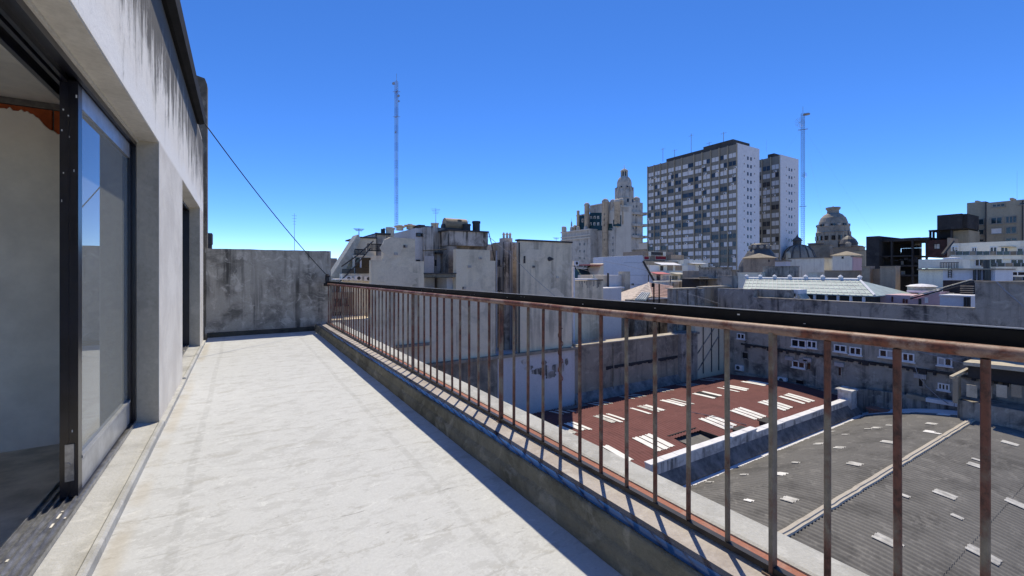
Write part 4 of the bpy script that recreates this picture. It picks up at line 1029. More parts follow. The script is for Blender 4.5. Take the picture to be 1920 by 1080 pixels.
# ---------------------------------------------------------------- courtyard walls right of the block
cw = thing('courtyard_wall', 'mottled grey courtyard wall with ledge behind the red roof', 'wall', (22, 20, -12))
mb = MB(); mb.box(X_at(1075,YA_), 26.2, YA_-0.02, YA_+0.5, GZ, LZ); mb.build('wall_body','courtyard_wall',cw)
mb = MB(); mb.box(X_at(1078,YA_)+.2, 26.2, YA_-0.1, YA_+0.6, LZ, LZ+0.06); mb.build('coping','grey_concrete',cw)
mb = MB()
for k in range(34): x = 19.3+k*.2; mb.box(x, x+.19, YA_-.05-random.uniform(0,.03), YA_, -4.55-random.uniform(0,.1), -4.42)
mb.build('broken_ledge','burnt_concrete',cw,kind='stuff')
mb = MB(); mb.prism([(16.7,YA_-.02,-5.75),(16.7,YA_-.35,-6.3),(16.7,YA_-.02,-6.3)],(9.5,0,0)); mb.build('flashing','bitumen_blue',cw)
for k, x in enumerate((19.9, 21.1, 24.0)): mb = MB(); mb.tube((x,YA_-.06,-6),(x,YA_-.06,-3.1),.05,n=6); mb.build('drain_pipe','courtyard_wall',cw)
pw2 = thing('pilastered_wall', 'darker pilastered corner wall of the courtyard beside the red roof', 'wall', (27, 19.6, -12))
mb = MB(); mb.box(26.2, 28.0, 19.7, 20.6, GZ, -3.0); mb.build('corner_pier','dark_wall',pw2)
mb = MB(); mb.box(26.1, 28.1, 19.6, 20.7, -3.0, -2.86); mb.build('pier_cap','dark_wall',pw2)
mb = MB(); mb.box(28.0, 31.5, 19.9, 20.6, GZ, -1.4); mb.build('pale_bay','beige_wall_clean',pw2)
for x in (28.9, 29.9, 30.8): mb = MB(); mb.tube((x,19.86,-6),(x,19.86,-1.5),.04,n=6); mb.build('drain_pipe','dark_roof',pw2)
for (x0,z0,x1,z1) in ((28.1,-4.6,30.9,-2.2),(28.3,-5.7,30.8,-3.4)): mb = MB(); mb.tube((x0,19.88,z0),(x1,19.88,z1),.05,n=4); mb.build('stair_scar','dark_wall',pw2)
# upper dark wall above the corner
uw = thing('upper_dark_wall', 'streaked dark grey wall with pillar behind the railing at mid picture', 'wall', (28, 21, -22))
Yu = 21.0
mb = MB(); ybox(mb, 1262, 541, 1308, 640, Yu, .5, zb=GZ); mb.build('wall_bay','dark_wall',uw)
mb = MB(); ybox(mb, 1308, 541, 1321, 640, Yu-.15, .7, zb=GZ); mb.build('pilaster','dark_wall',uw)
mb = MB(); ybox(mb, 1321, 538, 1372, 640, Yu, .5, zb=GZ); mb.build('wall_bay','courtyard_wall',uw)
mb = MB(); ybox(mb, 1372, 517, 1384, 640, Yu-.2, .9, zb=GZ); mb.build('pilaster','dark_wall',uw)
mb = MB(); ybox(mb, 1262, 540, 1310, 541.6, Yu-.1, .7); ybox(mb, 1321, 536.6, 1372, 538.4, Yu-.1, .7); mb.build('coping','grey_concrete',uw)
# beige building right of the block
rb = thing('stained_beige_house', 'low beige house wall with black drip stains under a white coping', 'building', (18, 22, -22))
Yb = 22.0
mb = MB(); ybox(mb, 1068, 526, 1131, 640, Yb, 5, zb=GZ); mb.build('wall','beige_wall',rb)
mb = MB(); ybox(mb, 1066, 522.5, 1120, 525, Yb-.15, 1.0); mb.build('white_coping','white_paint',rb)
mb = MB(); ybox(mb, 1120, 524, 1131, 526, Yb-.1, 1.0); mb.build('coping','dark_roof',rb)
for k in range(15):
    px = 1086+k*2.9+random.uniform(-1,1); mb = MB(); y1 = 532+random.uniform(-2,9); ybox(mb, px, 526.5, px+random.uniform(.8,2), y1, Yb-.006, .006); mb.build('drip_stain','dark_wall',rb)
mb = MB(); mb.tube((X_at(1074.5,Yb-.2),Yb-.2,-4),(X_at(1074.5,Yb-.2),Yb-.2,Zy(1074,500,Yb)),.11,n=8); mb.build('white_pipe','white_paint',rb)
ac_unit(rb, X_at(1076,Yb-.2), Yb-.3, Zy(1076,498,Yb), 'y', .5)
mb = MB(); ybox(mb, 1131, 540, 1165, 640, Yb+.6, 3, zb=GZ); mb.build('annex_wall','blue_white_wall',rb)
mb = MB(); ybox(mb, 1072, 576, 1090, 577.5, Yb-.2,.4); mb.build('ledge','dark_roof',rb)
mb = MB(); mb.lathe(X_at(1113,Yb+.4),Yb+.4,[(.22,Zy(1113,523,Yb)),(.02,Zy(1113,514,Yb))],8); tag(mb.build('folded_parasol','ivory'),'small pale cone on the white coping of the beige house','parasol')
# signed mansard restaurant roof behind it
ms = thing('mansard_building', 'green-grey mansard roof with a small dark rooftop sign behind the beige house', 'building', (X_at(1105,34), 34, -22))
Ym = 34.0
mb = MB(); mb.prism([(X_at(1092,Ym),Ym,Zy(1092,524,Ym)),(X_at(1130,Ym),Ym,Zy(1130,524,Ym)),(X_at(1124,Ym),Ym+1.4,Zy(1124,504,Ym)),(X_at(1098,Ym),Ym+1.4,Zy(1098,504,Ym))],(0,3,0)); mb.build('mansard_roof','teal_slate',ms)
mb = MB(); ybox(mb, 1090, 524, 1130, 560, Ym, 4, zb=GZ); mb.build('wall','stone_tan',ms)
mb = MB(); mb.prism([(X_at(1117,Ym-.4),Ym-.4,Zy(1117,523,Ym)),(X_at(1132,Ym-.4),Ym-.4,Zy(1132,523,Ym)),(X_at(1132,Ym-.4),Ym-.4,Zy(1132,494,Ym)),(X_at(1127,Ym-.4),Ym-.4,Zy(1127,497,Ym))],(0,2,0)); mb.build('gable','beige_wall_clean',ms)
mb = MB(); ybox(mb, 1110, 495.5, 1131, 497.5, Ym-.6, 3); mb.build('tile_edge','awning_red',ms)
cu = bpy.data.curves.new('sign_text','FONT'); cu.body = 'EcoClassen'; cu.size = .36; cu.extrude = .02
to = bpy.data.objects.new('tmp', cu); COL.objects.link(to)
bpy.context.view_layer.update()
dg = bpy.context.evaluated_depsgraph_get(); me = bpy.data.meshes.new_from_object(to.evaluated_get(dg)); bpy.data.objects.remove(to)
me.transform(Matrix.Rotation(R(90),4,'X')); me.materials.clear(); me.materials.append(M['black_metal'])
xw = max(v.co.x for v in me.vertices); k = (X_at(1122.5,Ym)-X_at(1097,Ym))/xw; me.transform(Matrix.Diagonal((k,1,k,1)))
inst('sign_letters', me, (X_at(1097,Ym), Ym+1.2, Zy(1110,500.5,Ym)), ms)
mb = MB(); ybox(mb, 1096, 501, 1124, 501.8, Ym+1.3, .1); ybox(mb, 1096, 496.5, 1111, 497.2, Ym+1.3, .1); mb.build('sign_frame','black_metal',ms)
mb = MB(); a = [(X_at(p,Ym),Ym+1.2,Zy(p,q_,Ym)) for p,q_ in ((1089,505),(1092,496),(1095,505))]; mb.prism(a,(0,.05,0)); mb.build('sign_emblem','black_metal',ms)
# grey blue annex and column
an = thing('grey_annex', 'blue-grey roof house with a square column beside the white party wall', 'building', (X_at(1150,28),28,-22))
mb = MB(); ybox(mb, 1140, 516, 1176, 620, 28, 4, zb=GZ); mb.build('wall','blue_white_wall',an)
mb = MB(); ybox(mb, 1172, 509, 1181.5, 620, 27.6, .8, zb=GZ); mb.build('column','grey_concrete',an)
mb = MB(); ybox(mb, 1131, 516, 1141, 620, 28.2, 3, zb=GZ); mb.build('side_wall','beige_wall_clean',an)
mb = MB(); ybox(mb, 1140.5, 512, 1142, 562, 27.8, .15); mb.build('drain_pipe','dark_roof',an)
mb = MB(); ybox(mb, 1142, 538, 1171, 541, 27.3, .8); mb.build('awning','white_paint',an)
mb = MB(); ybox(mb, 1142, 541, 1171, 600, 27.4, .6, zb=-8); mb.build('lower_wall','beige_wall_clean',an)
win_px(an,'y',27.4,1157.5,547,1161.5,556,panes=(1,),mats=('dark_roof','window_dark'))
# white party wall with sloping right edge
wp = thing('white_party_wall', 'big plain bluish white party wall with sloping right edge', 'wall', (X_at(1175,44),44,-22))
Yp = 44.0
mb = MB(); pts = [(1131,560),(1131,482),(1205,478.5),(1207,490),(1225,525),(1225,560)]; pts = [(X_at(a,Yp),Yp,Zy(a,b,Yp)) for a,b in pts]; mb.prism(pts,(0,2,0)); mb.build('wall_body','white_party_wall',wp)
for a,b,c,d_ in ((1131,516,1225,516.5),(1171,492.2,1206,492.8),(1131,534,1225,534.5)): mb = MB(); ybox(mb,a,b,c,d_,Yp-.03,.05); mb.build('wall_seam','steel_galv',wp)
win_px(wp,'y',Yp,1184,531.5,1188,535,panes=(1,),mats=('dark_roof','window_dark'),sill=False)
a,b = [(X_at(p,Yp-.1),Yp-.1,Zy(p,q_,Yp)) for p,q_ in ((1206,490),(1226,526))]; mb = MB(); mb.tube(a,b,.15,n=4); mb.build('edge_flashing','dark_roof',wp)
mb = MB(); mb.box(X_at(1131,Yp),X_at(1225,Yp),Yp+.1,Yp+8,GZ,Zy(1180,560,Yp)); mb.build('base_wall','white_party_wall',wp)
# tiled hip roof house in the middle
th = thing('tiled_house', 'small house with weathered terracotta hip roof beside the dark wall', 'building', (X_at(1220,25),25,-22))
Yh = 24.0
def P3(px, py, Y): return (X_at(px,Y), Y, Zy(px,py,Y))
A_, B_, C_, D_ = P3(1180,566,Yh), P3(1262,559,Yh), P3(1216,530,Yh+2.6), P3(1262,537,Yh+2.6)
E_ = P3(1222,557,Yh)
mb = MB(); mb.poly([E_, B_, D_, C_]); mb.build('roof_slope','terracotta',th,label='red-brown side of the tiled roof')
mb = MB(); mb.poly([A_, E_, C_]); mb.poly([A_, C_, (A_[0]-0.3, A_[1]+3, A_[2])]); mb.build('roof_slope','terracotta_pale',th,label='pale weathered side of the tiled roof')
def courses(p0, p1, q0, q1, n, mat, nm='tile_course'):
    """rows of tiles laid up the slope from edge p0-p1 to edge q0-q1"""
    for i in range(n):
        t = i/n; t2 = (i+1.15)/n
        a, b = Vector(p0).lerp(Vector(q0),t), Vector(p1).lerp(Vector(q1),t); c, d_ = Vector(p1).lerp(Vector(q1),min(1,t2)), Vector(p0).lerp(Vector(q0),min(1,t2))
        m2 = MB(); up = Vector((0,0,.06)); lo_ = Vector((0,0,.02)); m2.prism([tuple(a+up),tuple(b+up),tuple(c+lo_),tuple(d_+lo_)],(0,0,-.03)); m2.build(nm,mat,th)
courses(E_,B_,C_,D_,9,'terracotta'); courses(A_,E_,C_,C_,10,'terracotta_pale')
mb = MB(); mb.tube(E_,C_,.08,n=6); mb.build('hip_ridge','terracotta_pale',th)
mb = MB(); mb.box(A_[0]-2,B_[0],Yh+.1,Yh+3.5,GZ,A_[2]-.02); mb.build('wall','courtyard_wall',th)
mb = MB(); ybox(mb,1218,558.5,1261,561,Yh-.2,.4); mb.build('white_gutter','white_paint',th)
sk = [P3(1190,561,Yh-.6),P3(1211,562,Yh-.6),P3(1219,549,Yh+.6),P3(1203,548,Yh+.6)]
mb = MB(); mb.prism(sk,(0,0,-.08)); lean = mb.build('lean_to_roof','roof_green_white',th,label='pale green corrugated lean-to roof')
for k in range(5):
    t = (k+.5)/5; a = Vector(sk[0]).lerp(Vector(sk[1]),t); b = Vector(sk[3]).lerp(Vector(sk[2]),t); m2 = MB(); m2.tube(a+Vector((0,0,.03)),b+Vector((0,0,.03)),.04,n=4); m2.build('sheet_rib','steel_galv',lean)
mb = MB(); ybox(mb,1190,562,1212,570,Yh-.55,1,zb=-4); ybox(mb,1216,561,1262,575,Yh-.1,.3,zb=-4); mb.build('lower_wall','dark_wall',th)
for px in (1226,1236): mb = MB(); x = X_at(px,Yh-.5); mb.tube((x,Yh-.5,-4),(x,Yh-.5,Zy(px,532,Yh)),.06,n=6); mb.build('flue_pipe','black_metal',th)
mb = MB(); x = X_at(1224.5,Yh-.5); mb.lathe(x,Yh-.5,[(.13,Zy(1224,538,Yh)),(.13,Zy(1224,531,Yh)),(.02,Zy(1224,529.5,Yh))],8); mb.build('flue_cowl','black_metal',th)
# house with blue windows behind the courtyard wall
bh = thing('blue_window_house', 'low stained house with blue windows and red band above the courtyard wall', 'building', (X_at(1220,27),27,-22))
Yq = 26.5
mb = MB(); ybox(mb,1158,604,1295,640,Yq,4,zb=GZ); mb.build('wall','beige_wall',bh)
mb = MB(); ybox(mb,1158,598,1295,601,Yq-.2,4); mb.build('flat_roof','courtyard_wall',bh)
mb = MB(); ybox(mb,1158,601,1295,605,Yq-.1,4); mb.build('red_band','rust_red',bh)
mb = MB(); mb.box(X_at(1131,25),X_at(1158,25),25,28,GZ,Zy(1145,596,25)); mb.build('side_block','dark_wall',bh)
for a in (1216,1252): win_px(bh,'y',Yq,a,613,a+9,626,panes=(1,),mats=('white_paint','navy_frame'))
for px in (1204,1210): mb = MB(); ybox(mb,px,612,px+4,628,Yq-.2,.2); mb.build('wall_pipe','ivory',bh)
mb = MB(); ybox(mb,1170,618,1180,632,Yq-.05,.05); mb.build('door','ivory',bh)

# drain pipes, vents and thin wires that cross the mid-distance
for k,(px,a,b) in enumerate(((1270,543,640),(1290,543,640),(1336,540,640),(1352,540,640))):
    mb = MB(); x = X_at(px,Yu-.05); mb.tube((x,Yu-.05,Zy(px,b,Yu)),(x,Yu-.05,Zy(px,a,Yu)),.035,n=5); mb.build('drain_pipe','dark_roof' if k % 2 else 'courtyard_wall',uw)
for lab, Y, pts in (('thin wire sagging across the big white party wall, upper one',30,((1075,478),(1120,488),(1170,497),(1215,508),(1262,530))),('thin wire sagging across the big white party wall, lower one',29,((1075,500),(1130,516),(1180,533),(1230,548))),('thin wire from the tan tank down to the light well',19.5,((912,440),(960,480),(1000,520),(1060,572))),('pale wire crossing the pilastered dark wall',20,((1270,545),(1310,556),(1350,570),(1390,584)))):
    mb = MB(); mb.path([(X_at(a,Y),Y,Zy(a,b,Y)) for a,b in pts],.012,4); tag(mb.build('overhead_wire','cable_grey'),lab,'wire')
mb = MB(); mb.path([(31.3,Y_at(a,31.3),Zx(a,b,31.3)) for a,b in ((1868,528),(1885,545),(1905,562),(1930,585))],.03,5); tag(mb.build('wall_cable','cable_grey'),'pale cable slanting down the tall dark wall at the right edge','cable')
for k,(px,py) in enumerate(((760,462),(742,476),(880,500),(900,484),(1045,520),(1000,500),(870,540))):
    mb = MB(); x,z = X_at(px,YA_),Zy(px,py,YA_); mb.box(x-.09,x+.09,YA_-.05,YA_,z-.06,z+.06); mb.build('wall_vent','grey_stained',ba)
for k,(px,py,w,h) in enumerate(((750,520,.9,.5),(890,560,.7,.8),(1030,560,1.1,.6),(1000,478,.8,.35),(735,465,.5,.4))):   # patched render
    mb = MB(); ragged(mb, X_at(px,YA_), Zy(px,py,YA_), w, h, YA_-0.002, seed=k*5.1+2); mb.build('render_patch','beige_wall_clean',ba)

# ---------------------------------------------------------------- beyond the long wall
def cblock(parent, name, mat, pxl, pxc, pxr, pyt, d, pyb=None, mb=None):
    """block with its near corner on sight line pxc at distance d; returns (X, Y, X1, Y1, ztop)"""
    X, Y = D(pxc, d)
    Y1 = Y_at(pxl, X) if pxl < pxc else Y+6
    X1 = X_at(pxr, Y) if pxr > pxc else X+6
    z1 = Zd(pyt, d); z0 = GZ if pyb is None else Zd(pyb, d)
    m2 = MB(); m2.box(X, X1, Y, Y1, z0, z1); m2.build(name, mat, parent)
    return X, Y, X1, Y1, z1
# glass-house roof
gh = thing('greenhouse', 'long pale green glasshouse roof with white posts behind the dark wall', 'greenhouse', (37, 16, -8))
XA, XB = 34.2, 37.4
ya_, yb_ = Y_at(1392, XA), Y_at(1640, XA)
ze = Zx(1560, 552, XA); zrg = Zx(1500, 524, XB)
mb = MB(); yr0, yr1 = Y_at(1400,XB), Y_at(1612,XB)
mb.prism([(XA,ya_,ze),(XA,yb_,ze),(XB,yr1,zrg),(XB,yr0,zrg)], (0,0,-.06)); roof = mb.build('roof_slope','roof_green_white',gh)
mb = MB(); XE = 40.6
mb.prism([(XA,yb_,ze),(XE,yb_,ze),(XB,yr1,zrg)], (0,0,-.06)); mb.build('roof_hip','roof_green_white',gh)
mb = MB(); mb.prism([(XE,yb_,ze),(XE,ya_,ze),(XB,yr0,zrg),(XB,yr1,zrg)],(0,0,-.06)); mb.build('roof_slope','roof_green_white',gh)
for i in range(27):
    t = i/26; a = Vector((XA,ya_+(yb_-ya_)*t,ze+.02)); b = Vector((XB,yr0+(yr1-yr0)*t,zrg+.02)); m2 = MB(); m2.tube(a,b,.022,n=4); m2.build('glazing_bar','steel_galv',roof)
for i in range(4):
    t = (i+.5)/4.2; m2 = MB(); m2.tube((XA+(XB-XA)*t,ya_+(yr0-ya_)*t,ze+(zrg-ze)*t+.02),(XA+(XB-XA)*t,yb_+(yr1-yb_)*t,ze+(zrg-ze)*t+.02),.015,n=4); m2.build('purlin_line','steel_galv',roof)
mb = MB(); mb.tube((XB,yr0,zrg+.06),(XB,yr1,zrg+.06),.1,n=6); mb.tube((XB,yr1,zrg+.05),(XA,yb_,ze+.05),.07,n=5); mb.build('ridge','white_paint',gh)
for i in range(8):
    y = yr0+(yr1-yr0)*i/7; m2 = MB(); m2.lathe(XB,y,[(.1,zrg+.1),(.16,zrg+.25),(.02,zrg+.38)],8); m2.build('ridge_vent','white_paint',gh)
mb = MB(); mb.box(XA+.3,XE-.3,yb_+.3,ya_-.3,-8,ze-.06); mb.build('dark_interior','dark_roof',gh)
for px in (1508,1528,1550,1572,1596,1620): 
    y = Y_at(px,XA+.2); m2 = MB(); m2.box(XA+.1,XA+.25,y-.07,y+.07,-3,ze-.05); m2.build('post','white_paint',gh)
for px in (1510,1530,1552,1575,1600,1622):
    y = Y_at(px+10,XA+.25); m2 = MB(); m2.box(XA+.24,XA+.28,y-.42,y+.42,-1.2,ze-.35); m2.build('glass_panel','window_green',gh)
mb = MB(); xbox(mb,1384,543,1406,552,XA-.5,1); mb.build('red_gable','rust_red',gh)
mb = MB(); xbox(mb,1407,542.5,1483,580,32.3,.4,zb=-4); tag(mb.build('stained_wall','dark_wall'),'blotchy dark blue-grey wall standing before the pale glasshouse roof','wall')
hs_ = thing('white_hut', 'little white hut with a dark window beside the glasshouse', 'hut', (33.2, Y_at(1490,33.2), -3))
mb = MB(); xbox(mb,1483,543,1497,562,33.0,1.2,zb=-2); mb.build('wall','white_paint',hs_)
mb = MB(); mb.prism([(32.9,Y_at(1497,33),Zx(1497,551,33)),(32.9,Y_at(1506,33),Zx(1506,562,33)),(32.9,Y_at(1497,33),Zx(1497,562,33))],(1.2,0,0)); mb.build('side_ramp','ivory',hs_)
win_px(hs_,'x',33.0,1489,550,1492,556,panes=(1,),mats=('dark_roof','window_dark'),sill=False)
mb = MB(); xbox(mb,1478,561,1512,563,32.7,.4); mb.build('ledge','white_paint',hs_)
# walls behind the glasshouse
for lab, mat, args, X in (('blue-black mottled wall behind the glasshouse ridge','dark_wall',(1430,500,1489,545),46),('pale grey low wall left behind the glasshouse','white_house_wall',(1383,512,1430,545),45.5),('brown stained wall right behind the glasshouse ridge','brown_roof_wall',(1546,508,1612,548),46.5),('square brown chimney-like pier behind the glasshouse hip','brown_roof_wall',(1616,500,1631,555),45),('tall brown wall block at the right end behind the glasshouse','brown_roof_wall',(1650,500,1679,552),44.5),('low grey-white wall between the dark walls behind the glasshouse','white_house_wall',(1514,511,1546,545),47),('streaked brown wall between the two brown piers','brown_roof_wall',(1630,505,1651,552),45.6)):
    mb = MB(); xbox(mb,*args,X,1.0,zb=GZ); mb.box(X-.1,X+1.1,Y_at(args[2],X),Y_at(args[0],X),Zx((args[0]+args[2])/2,args[1],X),Zx((args[0]+args[2])/2,args[1]-1,X)); tag(mb.build('rear_wall',mat),lab,'wall')
# pink houses
pk = thing('pink_house', 'pale pink house with dark red shutters beyond the long wall', 'house', (36, Y_at(1690,36), -8))
Xp = 36.0
mb = MB(); xbox(mb,1641,553,1712,585,Xp,3,zb=-6); mb.build('wall','pink_wall',pk)
for a,b,c,d_ in ((1672,556,1675,566),(1693,560,1696.5,568),(1698.5,561,1702,568.5)): win_px(pk,'x',Xp,a,b,c,d_,panes=(1,),mats=('rust_red','rust_red'),sill=False)
mb = MB(); xbox(mb,1700,545,1760,549,Xp+3,3); mb.build('roof_slab','white_paint',pk)
pk2 = thing('pink_annex', 'pink annex under a sloping dark pipe left of the bluish wall', 'house', (36, Y_at(1740,36), -8))
mb = MB(); mb.prism([(Xp,Y_at(1712,Xp),Zx(1712,562,Xp)),(Xp,Y_at(1762,Xp),Zx(1762,547,Xp)),(Xp,Y_at(1762,Xp),-4),(Xp,Y_at(1712,Xp),-4)],(2,0,0)); mb.build('wall','pink_wall',pk2)
win_px(pk2,'x',Xp,1734.5,558,1740.5,568,panes=(1,1),mats=('white_paint','rust_red'),sill=False)
mb = MB(); xbox(mb,1722,560,1727,572,Xp-.05,.05); mb.build('door','dark_roof',pk2)
a,b = (Xp-.3,Y_at(1710,Xp),Zx(1710,560,Xp)),(Xp-.3,Y_at(1826,Xp),Zx(1826,528,Xp)); mb = MB(); mb.tube(a,b,.045,n=6); mb.build('sloping_pipe','dark_roof',pk2)
mb = MB(); mb.tube((a[0],a[1],a[2]+.13),(b[0],b[1],b[2]+.13),.03,n=5); mb.build('sloping_rail','ivory',pk2)
bw = thing('bluish_wall_house', 'bluish white flat house wall with dark pipes at the corner', 'house', (35.5, Y_at(1790,35.5), -8))
mb = MB(); xbox(mb,1762,556,1820,585,35.2,2,zb=-5); mb.build('wall','white_party_wall',bw)
mb = MB(); xbox(mb,1760,553.5,1821,556,35.1,2.2); mb.build('coping','white_paint',bw)
for px in (1809,1814,1818): mb = MB(); mb.tube((35.1,Y_at(px,35.1),-3),(35.1,Y_at(px,35.1),Zx(px,557,35.1)),.05,n=5); mb.build('drain_pipe','dark_roof',bw)
win_px(bw,'x',37.2,1773,549,1789,556,panes=(1,1),mats=('ivory','window_green'),sill=False)
sd = thing('dark_stair_shed', 'dark open stair shed with pale treads above the bluish wall', 'shed', (37.5, Y_at(1800,37.5), -8))
mb = MB(); xbox(mb,1768,526,1828,560,37.8,2,zb=-4); mb.build('shed_wall','burnt_concrete',sd)
for k in range(5): mb = MB(); xbox(mb,1800,536+k*4,1824,537.4+k*4,37.2-.1*k,.3); mb.build('tread','courtyard_wall',sd)
# white block with ladder
wb = thing('white_block', 'dirty white roof block with thin iron ladder and pipes at the right', 'building', (44, Y_at(1770,44), -22))
Xb = 44.0
mb = MB(); xbox(mb,1722,506,1768,585,Xb,5,zb=GZ); mb.build('wall','white_house_wall',wb)
mb = MB(); xbox(mb,1768,506,1866,527,Xb,5); mb.build('wall','white_party_wall',wb)
mb = MB(); xbox(mb,1768,527,1828,560,Xb+1.5,3,zb=GZ); mb.build('recess_wall','burnt_concrete',wb)
mb = MB(); xbox(mb,1719,503.5,1868,506,Xb-.3,5.5); mb.build('coping','courtyard_wall',wb)
mb = MB(); xbox(mb,1722,486,1790,503,Xb+3,4); mb.build('upper_wall','white_house_wall',wb)
for k in range(2): mb = MB(); y = Y_at(1778+k*6,Xb-.1); mb.tube((Xb-.1,y,Zx(1780,521,Xb)),(Xb-.1,y,Zx(1780,495,Xb)),.03,n=4); mb.build('ladder_rail','dark_roof',wb)
for k in range(6): mb = MB(); z = Zx(1780,519-4*k,Xb); mb.tube((Xb-.1,Y_at(1778,Xb-.1),z),(Xb-.1,Y_at(1784,Xb-.1),z),.025,n=4); mb.build('ladder_rung','dark_roof',wb)
for px in (1828,1837,1849,1854): mb = MB(); mb.tube((Xb-.12,Y_at(px,Xb),Zx(px,527,Xb)),(Xb-.12,Y_at(px,Xb),Zx(px,505 if px < 1845 else 487,Xb)),.07 if px < 1845 else .12,n=6); mb.build('flue_pipe','navy_frame',wb)
for k in range(12): mb = MB(); y = Y_at(1763+k*3,Xb+.3); mb.tube((Xb+.3,y,Zx(1780,503,Xb)),(Xb+.3,y,Zx(1780,492,Xb)),.025,n=4); mb.build('roof_rail_bar','dark_roof',wb)
mb = MB(); mb.tube((Xb+.3,Y_at(1763,Xb+.3),Zx(1780,492,Xb)),(Xb+.3,Y_at(1798,Xb+.3),Zx(1790,492,Xb)),.03,n=4); mb.build('roof_rail_top','dark_roof',wb)
mb = MB(); mb.lathe(Xb+.5,Y_at(1781,Xb),[(.5,Zx(1781,486,Xb)),(.5,Zx(1781,483,Xb)),(.1,Zx(1781,482,Xb))],12); tag(mb.build('roof_tank_lid','white_paint'),'bright white round tank lid on the dirty white roof block','tank')
dm = thing('small_water_tank','domed white water tank beside the pink house','tank',(40,Y_at(1728,40),0))
mb = MB(); yy = Y_at(1728,40); mb.lathe(40,yy,[(.75,Zx(1728,545,40)),(.75,Zx(1728,537,40))],14); mb.build('tank_body','ivory',dm)
mb = MB(); mb.lathe(40,yy,[(.85,Zx(1728,537,40)),(.6,Zx(1728,534,40)),(.05,Zx(1728,532,40))],14); mb.build('tank_lid','white_paint',dm)
# terraced white apartment house, right
tb = thing('terraced_apartments', 'white terraced apartment house with glass balconies at the right edge', 'building', (60, Y_at(1860,60), -22))
Xt = 62.0
mb = MB(); xbox(mb,1783,453,1960,478,Xt+2,8,zb=GZ); mb.build('wall','white_house_wall',tb)
def tier(X, py0, py1, pyglass, px0, n, wins):
    mb = MB(); xbox(mb,px0,py1,1960,py1+8,X-2.2,4); mb.build('terrace_slab','white_house_wall',tb)
    for i in range(n):
        a = px0+ (1945-px0)*i/n; b = px0+(1945-px0)*(i+1)/n-1.2
        m2 = MB(); xbox(m2,a,pyglass,b,py1,X-2.3,.06); m2.build('balcony_glass','window_green' if i % 3 else 'courtyard_wall',tb)
        m2 = MB(); xbox(m2,b,pyglass-.5,b+1.2,py1,X-2.35,.1); m2.build('balcony_post','steel_galv',tb)
    for (a,b,c,d_) in wins: win_px(tb,'x',X,a,b,c,d_,panes=(1,1),mats=('white_paint','window_dark'),sill=False)
tier(Xt+2,460,478,471,1780,13,((1785,462,1797,477),(1822,464,1832,477),(1856,463,1870,477),(1876,463,1891,477),(1907,465,1930,477)))
mb = MB(); xbox(mb,1800,478,1960,500,Xt,6,zb=GZ); mb.build('wall','white_house_wall',tb)
tier(Xt,485,500,493,1840,7,((1804,486,1812,499),(1828,486,1845,499),(1855,485,1880,496),(1895,486,1920,494)))
mb = MB(); xbox(mb,1866,500,1960,530,Xt-3,4,zb=GZ); mb.build('wall','white_house_wall',tb)
tier(Xt-3,505,526,519,1862,6,((1865,509,1878,520),(1892,509,1925,517)))
mb = MB(); xbox(mb,1872,461,1893,462.8,Xt-.6,2.6); mb.build('awning','ivory',tb)
win_px(tb,'x',Xt+1.9,1789,463,1797,468,panes=(2,),mats=('white_paint','window_dark','ivory'),sill=False)
mb = MB(); mb.tube((Xt-2.4,Y_at(1782,Xt),Zx(1782,478,Xt)),(Xt,Y_at(1787,Xt),Zx(1787,452,Xt)),.14,n=5); mb.build('edge_strut','dark_roof',tb)
# concrete office block
cb_ = thing('concrete_office', 'brown-grey concrete block with blue-green windows at the right edge', 'building', (85, Y_at(1870,85), -22))
Xo = 86.0
mb = MB(); xbox(mb,1813,379,1848,470,Xo,8,zb=GZ); mb.build('wall','concrete_block',cb_)
mb = MB(); xbox(mb,1849,375,1965,470,Xo-.4,9,zb=GZ); mb.build('wall','concrete_block',cb_)
mb = MB(); xbox(mb,1847,378,1849.5,470,Xo-.45,1); xbox(mb,1916,376,1918,470,Xo-.5,.3); mb.build('expansion_joint','dark_roof',cb_)
for (a,b,c,d_,pn) in ((1824,410,1846,422,(1,1)),(1824,430,1846,441,(1,1)),(1857,407,1880,420,(1,1)),(1885,405,1907,418,(1,1,1)),(1857,427,1880,439,(2,)),(1885,425,1907,438,(1,1)),(1860,382,1885,388,(1,1,1)),(1824,448,1846,454,(1,1)),(1885,446,1908,452,(1,1)),(1911,379,1925,384,(1,))):
    win_px(cb_,'x',Xo-.4 if a > 1848 else Xo,a,b,c,d_,panes=pn,mats=('dome_stone','window_green','white_paint'),fr=.09)
for px,w in ((1828,5),(1893,6)): mb = MB(); xbox(mb,px,376 if px < 1850 else 371,px+w,379.5 if px < 1850 else 375,Xo+1,2); mb.build('roof_box','concrete_block',cb_)
# burnt-out frame building
bf = thing('burnt_building', 'blackened gutted building with open floors and bare columns', 'building', (75, Y_at(1690,75), -22))
Xf = 76.0
mb = MB(); xbox(mb,1624,443,1648,540,Xf-1,8,zb=GZ); mb.build('stair_tower','burnt_concrete',bf)
for pyt, pyb, a, b in ((447,452,1648,1742),(479,481.5,1648,1712),(497,500,1648,1722),(515,518,1648,1722)):
    mb = MB(); xbox(mb,a,pyt,b,pyb,Xf,8); mb.build('floor_slab','burnt_concrete',bf)
for px in (1648,1670,1709,1735): mb = MB(); xbox(mb,px,450,px+2.5,540,Xf-.1,.5,zb=GZ); mb.build('column','burnt_concrete',bf)
mb = MB(); xbox(mb,1646,473,1724,540,Xf+8.1,1,zb=GZ); xbox(mb,1646,447,1724,465.5,Xf+8.1,1)
for a,b in ((1646,1660),(1671,1683),(1690,1724)): xbox(mb,a,465.5,b,473,Xf+8.1,1)
mb.build('back_wall','burnt_concrete',bf)
